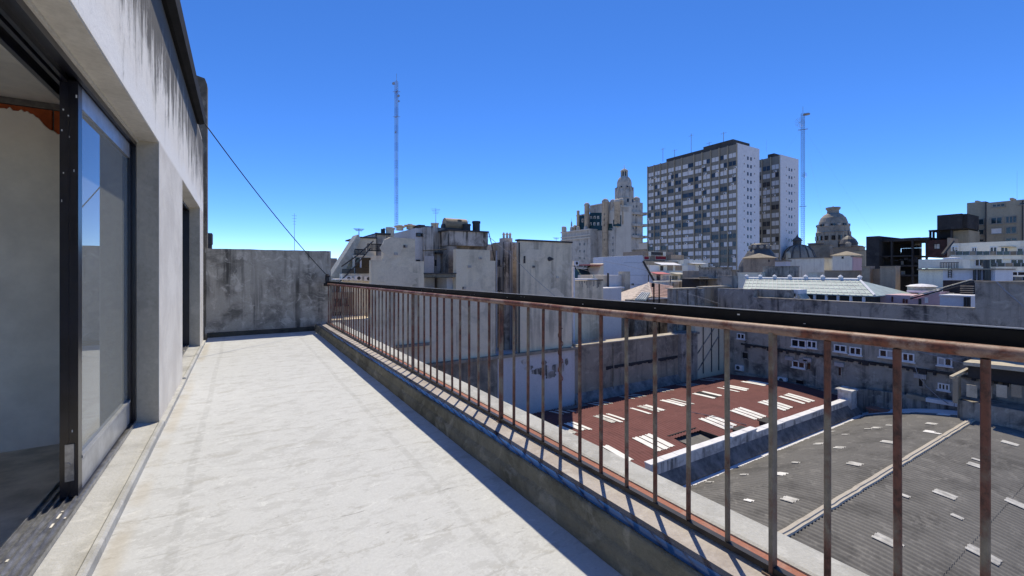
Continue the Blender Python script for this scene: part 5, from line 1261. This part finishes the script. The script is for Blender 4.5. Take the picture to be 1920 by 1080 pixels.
mb = MB(); xbox(mb,1735,450,1777,482,Xf-.05,6); mb.build('brick_bay','scorched_brick',bf,label='scorched brick bay')
mb = MB(); xbox(mb,1776,446,1782,482,Xf-.3,6); mb.build('pier','brown_roof_wall',bf)
for (a,b,c,d_) in ((1659,490,1672,497),(1683,489,1694,496),(1682,508,1697,516),(1710,457,1724,460)):
    win_px(bf,'x',Xf+8,a,b,c,d_,panes=(1,),mats=('white_house_wall','blind_white'),sill=False,name='daylight_panel')  # white panes painted in for daylight showing through the back wall
win_px(bf,'x',Xf-.05,1751,457,1763,467,panes=(1,),mats=('burnt_concrete','grey_stained'),sill=False)
mb = MB(); xbox(mb,1757,402,1803,430,Xf+1,7); mb.build('tank_box','burnt_concrete',bf)
mb = MB(); xbox(mb,1803,401,1814,428,Xf+1.5,5); mb.build('link_box','burnt_concrete',bf)
for px in (1742,1748,1756,1782): mb = MB(); xbox(mb,px,432,px+2,450,Xf+.6,.6); mb.build('column','burnt_concrete',bf)
mb = MB(); xbox(mb,1741,431,1758,433.5,Xf+.6,4); mb.build('frame_beam','burnt_concrete',bf)
mb = MB(); xbox(mb,1757,430,1785,447,Xf+2.5,4); mb.build('lift_room','burnt_concrete',bf)
mb = MB(); xbox(mb,1783,432,1816,455,Xf+3,5); mb.build('rear_block','concrete_block',bf)
for k in range(8): mb = MB(); xbox(mb,1650+9*k,484+random.uniform(-2,8),1650+9*k+7,486+random.uniform(-2,8),Xf+.3,.1); mb.build('debris_rail','burnt_concrete',bf)

# ---------------------------------------------------------------- twin apartment slabs
def slab_tower(t, pxl, pxc, pxr, pyt, d, bays_px, nfl, name):
    X, Y = D(pxc, d); Y1 = Y_at(pxl, X); X1 = X_at(pxr, Y); zt = Zd(pyt, d)
    k = d/F_PX
    mb = MB(); mb.box(X+.02, X1-.02, Y+.02, Y1, GZ, zt-.1); mb.build('slab_body','tower_spandrel',t)
    mb = MB(); mb.box(X-.15, X1, Y-.25, Y, GZ, zt+1.0*k); mb.build('end_wall','tower_white',t,label='plain white end wall')
    fl = 15.2*k; z0 = zt-20*k
    ys = [Y_at(p, X) for p in bays_px]
    for y in ys: mb = MB(); mb.box(X-.35, X+.02, y-.12, y+.12, GZ, zt); mb.build('mullion','concrete_block',t)
    for j in range(nfl):
        zb = z0-fl*j-9*k+4*k
        for a, b in zip(ys[:-1], ys[1:]):
            w = abs(b-a)-.34; n = 3 if w > 6.2 else 2
            pn = tuple(random.choice((1,2,2)) for _ in range(n))
            if random.random() < .18: pn = (1,)*n
            elif random.random() < .3: pn = (2,)*n
            window(t,'x',X,(a+b)/2,zb,w,9.6*k,panes=pn,mats=('tower_spandrel','tower_glass','blind_white'),sill=False,fr=.09)
            if random.random() < .22: ac_unit(t, X-.05, (a+b)/2+random.uniform(-1.2,1.2), zb-1.0, 'x', 1.1)
    me = mesh_of(('end_window',round(k,3)), lambda: MB().box(-.32,.32,-.08,.02,0,1.0), 'window_dark'); me2 = mesh_of(('end_vent',1), lambda: MB().box(-.18,.18,-.06,.02,0,.4),'courtyard_wall')
    W = X1-X
    for j in range(nfl):
        z = zt-(26+15.0*j)*k
        for u in (.46,.60): inst('end_window',me,(X+W*u,Y-.25,z),t)
        for u in (.30,.77): inst('end_vent',me2,(X+W*u,Y-.25,z+.8),t)
    return X, Y, X1, Y1, zt, k
t1 = thing('apartment_tower','taller grey apartment slab with white end wall and rows of windows','tower',(*D(1381,130),GZ))
z4 = lambda v: 1200+v/4
X,Y,X1,Y1,zt,k = slab_tower(t1,1215,1381,1422.5,269.5,130,[z4(v) for v in (60,108,155,207,260,315,408,468,532,597,660,728)],15,'a')
mb = MB(); mb.box(X+2.5,X1-2,Y+4,Y1-6,zt,zt+11*k); mb.build('roof_house','dark_roof',t1)
mb = MB(); mb.box(X+1.5,X1-1.5,Y+2,Y+12,zt,zt+13.5*k); mb.build('lift_house','dark_roof',t1)
for i,(f,h) in enumerate(((.2,2.2),(.35,1.2),(.55,3.5),(.75,1.6),(.9,2.5))):
    mb = MB(); y = Y+(Y1-Y)*f; mb.tube((X+4,y,zt+10*k),(X+4,y,zt+10*k+h*2),.08,n=4); mb.tube((X+4,y-1,zt+10*k+h*1.8),(X+4,y+1,zt+10*k+h*1.8),.05,n=4); mb.build('roof_aerial','steel_galv',t1)
t2 = thing('apartment_tower','shorter grey apartment slab with white end wall behind the taller one','tower',(*D(1462.5,152),GZ))
X,Y,X1,Y1,zt,k = slab_tower(t2,1418,1462.5,1496,291,152,[1418,1429,1445.5,1462],14,'b')
mb = MB(); mb.box(X+2,X1-2,Y+3,Y1-3,zt,zt+9*k); mb.build('roof_house','dark_roof',t2)

# ---------------------------------------------------------------- ornate palace tower
pb = thing('palace_tower','ornate tan stone palace with domed lantern tower and green mansards','building',(*D(1153,280),GZ))
d0 = 280.0; k = d0/F_PX
X, Y = D(1153, d0); Y1 = Y_at(1078, X); X1 = X_at(1184, Y)
zz = lambda py: Zd(py, d0)
def yl(px): return Y_at(px, X)
def zl(px, py): return Zx(px, py, X)
mb = MB(); mb.box(X+.5, X1, Y+.3, Y1, GZ, zl(1115,432)); mb.build('main_body','stone_tan',pb)
# blank flank
mb = MB(); mb.prism([(X-1.0,Y,GZ),(X1,Y,GZ),(X1,Y,zz(383)),(X_at(1160,Y),Y,zz(383)),(X_at(1157,Y),Y,zz(395))],(0,14,0)); mb.build('blank_flank','stone_pale',pb)
for i in range(7): x = X_at(1164+2.2*i,Y); m2 = MB(); m2.box(x,x+.28,Y-.3,Y,zz(395),zz(386)); m2.build('flank_rib','stone_tan',pb)
mb = MB(); mb.box(X_at(1163,Y),X_at(1179,Y),Y-.4,Y,zz(386.5),zz(385)); mb.build('flank_cornice','stone_pale',pb)
# right bay with balconies
xr0, xr1 = X1, X_at(1199,Y+6)
mb = MB(); mb.box(xr0,xr1,Y+3,Y+18,GZ,zz(372)); mb.build('right_bay','stone_tan',pb)
for py in (397,420,443):
    m2 = MB(); m2.box(xr0+1.5,xr1+2.2,Y+1.2,Y+10,zz(py),zz(py)+1.6); m2.lathe(xr1+.4,Y+2,[(2.2,zz(py)),(2.4,zz(py)+1.7)],12); m2.build('balcony','stone_tan',pb)
for py in (387,403,427,440): 
    for dx in (1187,1193): win_px(pb,'y',Y+3,dx-1.3,py-3,dx+1.5,py+3,panes=(1,),mats=('stone_tan','window_dark'),sill=False,fr=.3)
# mansards on the left face, set between round turrets
def slope(pa, pb_, pyb, pyt, back, mat='teal_slate'):
    q = X+back; m2 = MB(); m2.prism([(X+.2,yl(pa),zl(pa,pyb)),(X+.2,yl(pb_),zl(pb_,pyb)),(q,Y_at(pb_+1,q),Zx(pb_,pyt,q)),(q,Y_at(pa+1,q),Zx(pa,pyt,q))],(3,0,0)); return m2.build('mansard_slope',mat,pb)
slope(1081,1096,432,404,4); slope(1105,1128,432,399,5); slope(1137,1147,432,396,4); slope(1149,1158,424,393,4)
for args, off, dep in (((1104,399,1131,436),5.5,12),((1106,382,1152,400),5.0,14),((1081,402,1099,436),4.2,10),((1128,386,1162,440),6.2,12)):
    m2 = MB(); xbox(m2,*args,X+off,dep); m2.build('attic_wall','stone_tan',pb)
m2 = MB(); xbox(m2,1105,381,1152,383,X+4.6,1.2); m2.build('attic_cornice','stone_pale',pb)
m2 = MB(); xbox(m2,1080,402,1099,404,X+3.8,1.2); m2.build('attic_cornice','stone_pale',pb)
def turret(px, pyb, pyt, r, off=0.0):
    m2 = MB(); y = yl(px); zb, z1 = zl(px,pyb), zl(px,pyt); h = z1-zb
    m2.lathe(X+off,y,[(r,zb),(r,z1-r*1.3),(r*1.15,z1-r*1.25),(r*1.15,z1-r),(r*1.0,z1-r*.6),(r*.6,z1-.2*r),(.1,z1)],14); m2.build('turret','stone_tan',pb,smooth=True)
for px,b,t_,r in ((1100.5,500,379.5,1.75),(1135,500,372,2.1),(1084,440,394,1.0),(1056,440,424,1.1),(1078,440,421.5,1.1),(1101,440,422.5,1.0)): turret(px,b,t_,r*1.0 if px > 1079 else r, 0 if px > 1079 else 0)
turret(1153,420,372,1.9,2); turret(1150,420,369,1.6,7)
for (a,py,n,dw) in ((1107,420,3,7.2),(1108,408,3,6.6),(1107.5,425,3,6.8)):
    for i in range(n): win_px(pb,'x',X+1.6 if py > 415 else X+3.4,a+i*dw-1.6,py-3,a+i*dw+2.2,py+4,panes=(1,),mats=('stone_pale','window_green'),sill=False,fr=.6,name='dormer')
for i in range(4): win_px(pb,'x',X+5.2,1107+i*6-1.5,389,1107+i*6+2.5,398,panes=(1,),mats=('stone_tan','window_dark'),sill=False,fr=.4)
for px,py in ((1142,410),(1152,405),(1142,421),(1152,418),(1085,415),(1092,413),(1091,427)): win_px(pb,'x',X+2.0,px-1.6,py-3,px+1.8,py+4,panes=(1,),mats=('stone_pale','window_dark'),sill=False,fr=.6,name='dormer')
for py in (446,458,470,482):
    for px in (1109.5,1119.5,1130,1139,1149): win_px(pb,'x',X+.5,px-1.6,py-3.2,px+2,py+3.2,panes=(1,1),mats=('stone_tan','window_dark'),sill=True,fr=.3)
for px in (1132.5,1132.5): 
    for py in (402,412,422,450): win_px(pb,'x',X-2.1,px-.5,py-2,px+.7,py+2,panes=(1,),mats=('stone_tan','window_dark'),sill=False,fr=.2)
# lower left wing
Xl = X-6; ylf = lambda p: Y_at(p, Xl)
mb = MB(); mb.box(Xl,X+2,ylf(1107),ylf(1053),GZ,Zx(1080,432,Xl)); mb.build('left_wing','stone_tan',pb)
for py in (448,443,433): mb = MB(); mb.box(Xl-.6,Xl,ylf(1107),ylf(1052),Zx(1080,py+1,Xl),Zx(1080,py-1,Xl)); mb.build('cornice','stone_pale',pb)
for py in (458,471,484):
    for px in (1087,1095.5): win_px(pb,'x',Xl,px-1.6,py-3,px+2,py+3,panes=(1,1),mats=('stone_tan','window_dark'),fr=.25)
for px in (1057,1070,1082,1096): mb = MB(); mb.lathe(Xl+1,ylf(px),[(1.3,Zx(px,434,Xl)),(1.3,Zx(px,428,Xl)),(1.0,Zx(px,425.5,Xl)),(.1,Zx(px,424,Xl))],12); mb.build('finial_turret','stone_tan',pb)
mb = MB(); mb.lathe(Xl+4,ylf(1063.5),[(.9,Zx(1063,433,Xl)),(.6,Zx(1063,425,Xl)),(.5,Zx(1063,417,Xl)),(.1,Zx(1063,414,Xl)),(.04,Zx(1063,408,Xl))],8); mb.build('corner_spire','steel_galv',pb)
# lantern tower
cx, cy = X_at(1170.5, Y+8), Y+8; dz = lambda py: EYE+(HOR-py)*(cx*SN+cy*CS)/F_PX; kk = 1.12*(cx*SN+cy*CS)/F_PX
mb = MB(); mb.lathe(cx,cy,[(14.5*kk,dz(400)),(14.5*kk,dz(374)),(15.5*kk,dz(373)),(14.4*kk,dz(371)),(14.2*kk,dz(364)),(13.6*kk,dz(360)),(12.9*kk,dz(358)),(12.2*kk,dz(356)),(12.2*kk,dz(349)),(12*kk,dz(343)),(11*kk,dz(338.5)),(9.4*kk,dz(335)),(7.6*kk,dz(332.6)),(5.5*kk,dz(331))],16); mb.build('lantern_drum','stone_tan',pb)
for i in range(8):
    a = 2*math.pi*i/8; m2 = MB(); r = 13.8*kk; m2.box(cx+r*math.cos(a)-.45,cx+r*math.cos(a)+.45,cy+r*math.sin(a)-.45,cy+r*math.sin(a)+.45,dz(376),dz(352)); m2.build('buttress','stone_tan',pb)
    m2 = MB(); r = 11.6*kk; m2.box(cx+r*math.cos(a+.39)-.55,cx+r*math.cos(a+.39)+.55,cy+r*math.sin(a+.39)-.55,cy+r*math.sin(a+.39)+.55,dz(353.5),dz(351)); m2.build('drum_window','window_dark',pb)
    m2 = MB(); r = 13.6*kk; m2.box(cx+r*math.cos(a+.39)-.6,cx+r*math.cos(a+.39)+.6,cy+r*math.sin(a+.39)-.6,cy+r*math.sin(a+.39)+.6,dz(381),dz(375)); m2.build('arch_window','window_dark',pb)
    m2 = MB(); r = 5*kk; m2.tube((cx+r*math.cos(a),cy+r*math.sin(a),dz(331)),(cx+r*math.cos(a),cy+r*math.sin(a),dz(321)),.35,n=5); m2.build('lantern_column','stone_tan',pb)
mb = MB(); mb.lathe(cx,cy,[(3.2*kk,dz(331)),(3.2*kk,dz(322))],8); mb.build('lantern_glass','window_green',pb)
mb = MB(); mb.lathe(cx,cy,[(6.2*kk,dz(322)),(6.3*kk,dz(320.5)),(5.2*kk,dz(319)),(2.5*kk,dz(317)),(.5*kk,dz(316)),(.25*kk,dz(309))],12); mb.build('lantern_cap','stone_tan',pb,smooth=True)
for i,(px,py,r) in enumerate(((1187,374,2.2),(1193,368,2.6),(1158,374,2.0),(1149,373,1.8))): mb = MB(); yv = Y+6; xv = X_at(px,yv); z1 = Zy(px,py,yv); mb.lathe(xv,yv,[(r,zz(400)),(r,z1-r),(r*.9,z1-.5*r),(.1,z1)],12); mb.build('corner_turret','stone_tan',pb,smooth=True)

# ---------------------------------------------------------------- domes
dc = thing('domed_building','brown stone building with big dome and square crown','building',(*D(1562,210),GZ))
cx, cy = D(1562,210); kk = 210/F_PX; dz = lambda py: Zd(py,210)
mb = MB(); mb.lathe(cx,cy,[(26*kk,GZ),(26*kk,dz(437)),(27*kk,dz(436)),(25.5*kk,dz(434)),(25*kk,dz(426)),(25.5*kk,dz(425)),(23.2*kk,dz(424)),(22.2*kk,dz(417)),(19.5*kk,dz(409)),(14.5*kk,dz(403)),(9.5*kk,dz(400))],24); mb.build('dome','dome_stone',dc,smooth=False)
mb = MB(); mb.lathe(cx,cy,[(10*kk,dz(403)),(9*kk,dz(395)),(11.5*kk,dz(392)),(11.5*kk,dz(389)),(3*kk,dz(388.5)),(.3*kk,dz(386.5))],8); mb.build('crown','dome_stone',dc)
for i in range(16):
    a = 2*math.pi*(i+.5)/16
    m2 = MB(); r = 25.4*kk; m2.tube((cx+r*math.cos(a),cy+r*math.sin(a),dz(470)),(cx+r*math.cos(a),cy+r*math.sin(a),dz(437)),.5,n=6); m2.build('drum_column','dome_stone',dc)
    a += .196; m2 = MB(); r = 25.6*kk; c_, s_ = math.cos(a), math.sin(a)
    m2.tube((cx+r*c_*.98,cy+r*s_*.98,dz(451)),(cx+r*c_*.98,cy+r*s_*.98,dz(443)),.75,n=6); m2.build('drum_window','window_dark',dc)
    r = 22.8*kk; m2 = MB(); m2.tube((cx+r*c_,cy+r*s_,dz(425)),(cx+r*c_,cy+r*s_,dz(421)),.9,n=5); m2.build('dome_dormer','stone_tan' if i % 2 else 'window_dark',dc)
mb = MB(); x0,y0 = D(1562,196); mb.box(x0-3,x0+3,y0-3,y0+3,GZ,Zd(452,196)); mb.build('front_block','dome_stone',dc)
sd_ = thing('spired_turret','dark slate turret roof with finial right of the big dome','turret',(*D(1591,190),GZ))
cx, cy = D(1591,190); kk = 190/F_PX; dz = lambda py: Zd(py,190)
mb = MB(); mb.lathe(cx,cy,[(14*kk,GZ),(14*kk,dz(458)),(15*kk,dz(457)),(11*kk,dz(449)),(7*kk,dz(445)),(3*kk,dz(442)),(1.2*kk,dz(438)),(.3*kk,dz(431))],12); mb.build('slate_roof','lead_roof',sd_)
mb = MB(); mb.lathe(cx-3,cy-1,[(5*kk,dz(480)),(5*kk,dz(457)),(2*kk,dz(454))],10); mb.build('small_dome','dome_stone',sd_)
vb = thing('vaulted_dome','dark ribbed half-barrel dome with small lantern left of the big dome','dome',(*D(1497,150),GZ))
cx, cy = D(1498,150); kk = 150/F_PX; dz = lambda py: Zd(py,150)
prof = [(26*kk,GZ),(26*kk,dz(486)),(27*kk,dz(485)),(25*kk,dz(480)),(22*kk,dz(471)),(17*kk,dz(464.5)),(10*kk,dz(461)),(6*kk,dz(460))]
mb = MB(); mb.lathe(cx,cy,prof,24); mb.build('dome_shell','dome_stone',vb,smooth=False)
for i in range(12):
    a = 2*math.pi*i/12; m2 = MB(); pts = [(cx+r*1.01*math.cos(a),cy+r*1.01*math.sin(a),z+.05) for r,z in prof[2:]]; m2.path(pts,.22,5); m2.build('dome_rib','lead_roof',vb)
mb = MB(); mb.lathe(cx+1,cy+1,[(7*kk,dz(462)),(7*kk,dz(452)),(8.5*kk,dz(451)),(6.5*kk,dz(447)),(2.5*kk,dz(444)),(1*kk,dz(441)),(.2*kk,dz(438))],12); mb.build('lantern','lead_roof',vb)
mb = MB(); mb.lathe(*D(1478,146),[(4*kk,GZ),(4*kk,Zd(476,146)),(3*kk,Zd(473,146)),(.2,Zd(471.5,146))],10); mb.build('white_cupola','ivory',vb)
# low roofs around the domes
def hiphouse(label, wall, roof, pxl, pxc, pxr, pye, pyr, d, wins=()):
    t = thing('hip_roof_house',label,'house',(*D(pxc,d),GZ)); X,Y,X1,Y1,z1 = cblock(t,'wall',wall,pxl,pxc,pxr,pye,d)
    z2 = z1+(pye-pyr)*d/F_PX; e = .4; mx, my = (X+X1)/2, (Y+Y1)/2; m2 = MB()
    c = [(X-e,Y-e,z1),(X1+e,Y-e,z1),(X1+e,Y1+e,z1),(X-e,Y1+e,z1)]; r0, r1 = (mx-(X1-X)*.1,my,z2), (mx+(X1-X)*.1,my,z2)
    for q_ in ((c[0],c[1],r1,r0),(c[1],c[2],r1),(c[2],c[3],r0,r1),(c[3],c[0],r0)): m2.poly(q_)
    m2.poly(c[::-1]); m2.build('roof',roof,t)
    for (ax,a,b,c_,d_) in wins: win_px(t,ax,X if ax == 'x' else Y,a,b,c_,d_,panes=(1,),mats=('dark_roof','window_dark'),sill=False)
    return t
hiphouse('brown house with low grey hip roof before the towers','brown_roof_wall','concrete_block',1394,1440,1453,483,474,90,(('x',1441,487,1443,491),))
hiphouse('pinkish white house with grey hip roof under the big dome','white_house_wall','concrete_block',1561,1601,1615,478,470,95,(('x',1578,481,1582,485),))
ml = thing('curved_mansard','dark curved mansard roof with bull-eye dormers before the white towers','building',(*D(1425,110),GZ))
cx, cy = D(1425,110); kk = 110/F_PX; dz = lambda py: Zd(py,110)
mb = MB(); mb.lathe(cx,cy,[(36*kk,GZ),(36*kk,dz(500)),(33*kk,dz(492)),(22*kk,dz(474)),(17*kk,dz(468)),(16*kk,dz(459)),(13*kk,dz(457))],16); mb.build('mansard_roof','lead_roof',ml)
for i in range(10): a = 2*math.pi*i/10; m2 = MB(); r = 16.5*kk; m2.tube((cx+r*math.cos(a)*.9,cy+r*math.sin(a)*.9,dz(463.5)),(cx+r*math.cos(a)*1.15,cy+r*math.sin(a)*1.15,dz(463.5)),.45,n=10); m2.build('bull_eye_dormer','dome_stone',ml)
for lab,mat,a in (('long pinkish wall under the small dome','white_house_wall',(1480,1545,1562,484,100)),('tan block below the big dome at its left','dome_stone',(1520,1556,1562,460,160)),('brown long roof wall under the big dome','brown_roof_wall',(1562,1612,1622,463,150)),('grey flat block beside the gutted building','concrete_block',(1601,1622,1640,470,130)),('pink patterned gable wall left of the gutted building','pink_wall',(1598,1600,1616,482,85)),('white low wall left of the small dome','white_party_wall',(1452,1474,1482,490,95)),('flat dark roof left of the big dome drum','lead_roof',(1515,1540,1545,456,190)),('reddish roof wall under the spired turret','rust_red',(1576,1606,1618,461,185)),('tan block seen between the palace and the grey tower','stone_pale',(1198,1214,1216,455,200)),('distant flat block behind the red-edged terrace','courtyard_wall',(1185,1214,1230,468,170))):
    t = thing('city_block',lab,'building',(*D(a[1],a[4]),GZ)); X,Y,X1,Y1,z1 = cblock(t,'wall',mat,*a)
    m2 = MB(); m2.box(X-.2,X1+.2,Y-.2,Y1+.2,z1,z1+.25); m2.build('roof_edge','courtyard_wall',t)
# ---------------------------------------------------------------- stepped terraces in the middle (behind the white party wall)
st = thing('stepped_terraces','cluttered stepped terrace house with awnings below the grey tower','building',(X_at(1260,48),48,GZ))
def tierY(Y, x0, yt, x1, yb, mat='white_house_wall', dep=4): m2 = MB(); ybox(m2,x0,yt,x1,yb,Y,dep); return m2.build('terrace_wall',mat,st)
tierY(56,1206,472,1262,490,'brown_roof_wall',5); tierY(53,1208,490,1275,498,'courtyard_wall',4); tierY(51,1207,497,1290,512); tierY(48,1222,512,1306,528); tierY(45,1224,527,1310,545)
m2 = MB(); ybox(m2,1200,545,1390,640,43,12,zb=GZ); m2.build('base_wall','courtyard_wall',st)
tierY(52,1280,488,1328,512,'white_house_wall'); tierY(55,1258,478,1282,496,'brown_roof_wall')
for (a,b,c,d_,Y,mt) in ((1240.5,493,1278,496.5,50.2,'white_paint'),(1299,492.5,1326,494,51,'white_paint'),(1233,511,1257,513.5,46.8,'awning_red'),(1269,512,1290,513.6,46.8,'ivory')):
    m2 = MB(); z1, z2 = Zy((a+c)/2,b,Y), Zy((a+c)/2,d_,Y); m2.prism([(X_at(a,Y),Y,z2),(X_at(c,Y),Y,z2),(X_at(c,Y),Y+1.6,z1+.1),(X_at(a,Y),Y+1.6,z1+.1)],(0,0,-.08)); m2.build('awning',mt,st)
for (a,b,c,d_,Y,mt) in ((1207,480,1217,487,55.9,'crimson_cloth'),(1228,480,1249,487,55.9,'crimson_cloth'),(1250,496,1262,508,51,'brown_roof_wall'),(1265,497,1279,508,51,'brown_roof_wall'),(1217,497,1236,508,51,'blind_white'),(1280,496,1304,507,52,'blind_white'),(1242,516,1254,526,48,'steel_galv'),(1259,517,1270,525,48,'window_dark'),(1275,515,1286,525,48,'window_dark'),(1230,514,1238,526,48,'dark_roof'),(1237,498,1244,508,51,'dark_roof'),(1310,497,1313,501,52,'dark_roof'),(1216,472,1220,480,55.5,'white_house_wall'),(1243,472,1248,480,55.5,'white_house_wall'),(1220,472,1243,479,55.9,'dark_roof')):
    win_px(st,'y',Y,a,b,c,d_,panes=(1,) if mt not in ('steel_galv','window_dark') else (1,1),mats=('white_house_wall',mt),sill=False,name='terrace_opening' if mt in ('dark_roof','window_dark') else 'terrace_screen')
for (a,b,c,d_,Y,mt) in ((1262,528,1276,534,44.9,'white_house_wall'),(1282,527,1290,541,44.6,'ivory'),(1289,526,1297,541,44.3,'white_paint'),(1300,528,1307,535,44.8,'rust_red'),(1310,529,1326,541,43.5,'navy_frame'),(1308,538,1320,541.5,42.5,'ivory'),(1328,535,1360,538,42,'ivory'),(1242,532,1254,537,44.9,'white_paint')):
    m2 = MB(); ybox(m2,a,b,c,d_,Y,.6); m2.build('terrace_box',mt,st)
for i,(px,a,b) in enumerate(((1298,520,541),(1262,530,541),(1275,528,541),(1313,500,530),(1257,517,530),(1216,515,530))): m2 = MB(); Y=43.5; x = X_at(px,Y); m2.tube((x,Y,Zy(px,b,Y)),(x,Y,Zy(px,a,Y)),.07,n=5); m2.build('flue_pipe','white_paint' if i == 0 else 'dark_roof',st)
dk = thing('dark_roof_blocks','dark sooty roof blocks with chimney stubs left of the glasshouse','building',(X_at(1350,40),40,GZ))
for (a,b,c,d_,Y,mt) in ((1345,502,1373,545,38,'dark_wall'),(1373,507,1385,545,38.4,'dark_wall'),(1312,508,1346,523,41,'brown_roof_wall'),(1312,522,1374,541,39.5,'burnt_concrete'),(1330,514,1345,521,40.6,'brown_roof_wall')):
    m2 = MB(); ybox(m2,a,b,c,d_,Y,3,zb=-4); m2.build('block_wall',mt,dk)
for a,b,c,d_ in ((1344,500.8,1374,502.3),(1372,505.5,1386,507.3),(1312,521.5,1372,523)): m2 = MB(); ybox(m2,a,b,c,d_,37.9,3); m2.build('coping','courtyard_wall',dk)
for px in (1332,1336,1341): m2 = MB(); ybox(m2,px,515,px+3,520.5,40.5,.3); m2.build('vent_slot','burnt_concrete',dk)
for px in (1313,1317,1321,1326,1343): m2 = MB(); x = X_at(px,39); m2.lathe(x,39,[(.14,Zy(px,535,39)),(.14,Zy(px,521,39)),(.22,Zy(px,520,39)),(.05,Zy(px,518.5,39))],8); m2.build('chimney_pot','dark_roof',dk)
# crowns of trees? none in view; roof plants on the lower terrace stay bare
# ---------------------------------------------------------------- lattice masts
def mast(label, px, py0, py1, d, w, bands, cols, dishes):
    x, y = D(px, d); z0, z1 = Zd(py0,d), Zd(py1,d); t = thing('lattice_mast',label,'mast',(x,y,z0)); n = bands; r = w/2
    ang = [R(a) for a in (20,140,260)]; leg = [(x+r*math.cos(a),y+r*math.sin(a)) for a in ang]
    for i in range(n):
        za, zb = z0+(z1-z0)*i/n, z0+(z1-z0)*(i+1)/n; m2 = MB()
        for l in leg: m2.tube((l[0],l[1],za),(l[0],l[1],zb),w*.05,n=4)
        s_ = 5
        for j in range(s_):
            q0, q1 = za+(zb-za)*j/s_, za+(zb-za)*(j+1)/s_
            for k in range(3):
                a, b = leg[k], leg[(k+1)%3]; m2.tube((a[0],a[1],q0),(b[0],b[1],q1),w*.022,n=3); m2.tube((a[0],a[1],q1),(b[0],b[1],q1),w*.02,n=3)
        m2.build('mast_section',cols[i%2],t)
    m2 = MB(); m2.tube((x,y,z1),(x,y,z1+(z1-z0)*.05),w*.05,n=4); m2.build('whip','steel_galv',t)
    for (py,dx,rr,kind) in dishes:
        z = Zd(py,d); m2 = MB(); xx = x+CS*dx; yy = y-SN*dx
        if kind == 'grid':
            u = Vector((CS,-SN,0)); c0 = Vector((xx,yy,z))
            for q in (.35,.7,1.0): m2.path([c0+u*rr*q*math.cos(R(18*i))+Vector((0,0,rr*q*math.sin(R(18*i)))) for i in range(21)],.025,3)
            for i in range(4): e = u*rr*math.cos(R(45*i))+Vector((0,0,rr*math.sin(R(45*i)))); m2.tube(c0-e,c0+e,.025,n=3)
            m2.build('grid_dish','steel_galv',t)
        elif kind == 'dish': 
            nrm = Vector((-SN,-CS,0)); m2.tube((xx,yy,z),(xx+nrm.x*rr*.35,yy+nrm.y*rr*.35,z),rr*.4,rr,n=14); m2.build('dish','steel_galv',t)
        elif kind == 'flat': m2.lathe(xx,yy,[(rr*.3,z-rr*.2),(rr,z),(rr*.9,z+rr*.3)],14); m2.build('dish','steel_galv',t)
        else: 
            m2.tube((x-CS*rr,y+SN*rr,z),(x+CS*rr,y-SN*rr,z),w*.06,n=4); m2.tube((x,y-rr,z),(x,y+rr,z),w*.06,n=4); m2.build('crossarm','steel_galv',t)
    return t, x, y, z0, z1
_, mx_, my_, mz0, mz1 = mast('tall red and white lattice mast above the beige block', 743.5, 432, 152, 64, .52, 17, ('mast_white','mast_red'), ((157,-.42,.22,'dish'),(172,0,.55,'arm'),(219,0,.55,'arm'),(190,.35,.15,'dish'),(180,.3,.2,'dish'),(248,-.15,.14,'dish')))
_, nx_, ny_, nz0, nz1 = mast('tall grey lattice mast with dishes right of the grey towers', 1505.5, 478, 213, 120, .95, 14, ('mast_grey','mast_grey'), ((215,1.0,.85,'flat'),(230,-.9,1.3,'grid'),(243,0,1.3,'arm'),(328,.4,.7,'grid'),(387,0,.9,'arm')))
# guys: part of what holds the masts
for lab, x, y, z, pts in (('thin guy wires of the grey lattice mast with dishes',nx_,ny_,nz0+(nz1-nz0)*.9,((30,-12),(-26,-18),(-6,30))),):
    t = thing('guy_wires',lab,'wire',(x,y,z))
    for dx, dy in pts:
        m2 = MB(); m2.tube((x,y,z),(x+dx,y+dy,1.0),.007,n=3); m2.build('guy_wire','cable_grey',t)
rod('tall thin aerial standing on the concrete office block at right', 1907, 373, 320, 50, .04)
rod('whip aerial on the skyline right of the palace tower', 1437, 285, 262, 160, .06)
rod('low television aerial behind the right blank beige wall', 1043, 457, 445, 24, .02)
# ---------------------------------------------------------------- far city filler
fc = [(1185,1210,484,230,'distant grey block right of the ornate palace','courtyard_wall'),(930,980,470,150,'distant block glimpsed behind the light well chimney','white_house_wall'),(1300,1360,498,180,'distant low block at the foot of the taller grey tower','brown_roof_wall'),(1460,1490,488,170,'distant low block at the foot of the shorter grey tower','courtyard_wall'),(1615,1650,478,200,'distant block left of the gutted building','white_house_wall'),(560,640,500,140,'distant low block behind the end parapet','brown_roof_wall')]
for i,(a,b,py,d,lab,mt) in enumerate(fc):
    X,Y = D((a+b)/2,d); w = (b-a)*d/F_PX; z1 = Zd(py,d); t = thing('far_building',lab,'building',(X,Y,GZ))
    m2 = MB(); m2.box(X-w/2,X+w/2,Y-w/3,Y+w/2,GZ,z1); m2.build('wall',mt,t)
    m2 = MB(); m2.box(X-w/5,X+w/6,Y-w/5,Y+w/5,z1,z1+w*.08); m2.build('roof_room',mt,t)
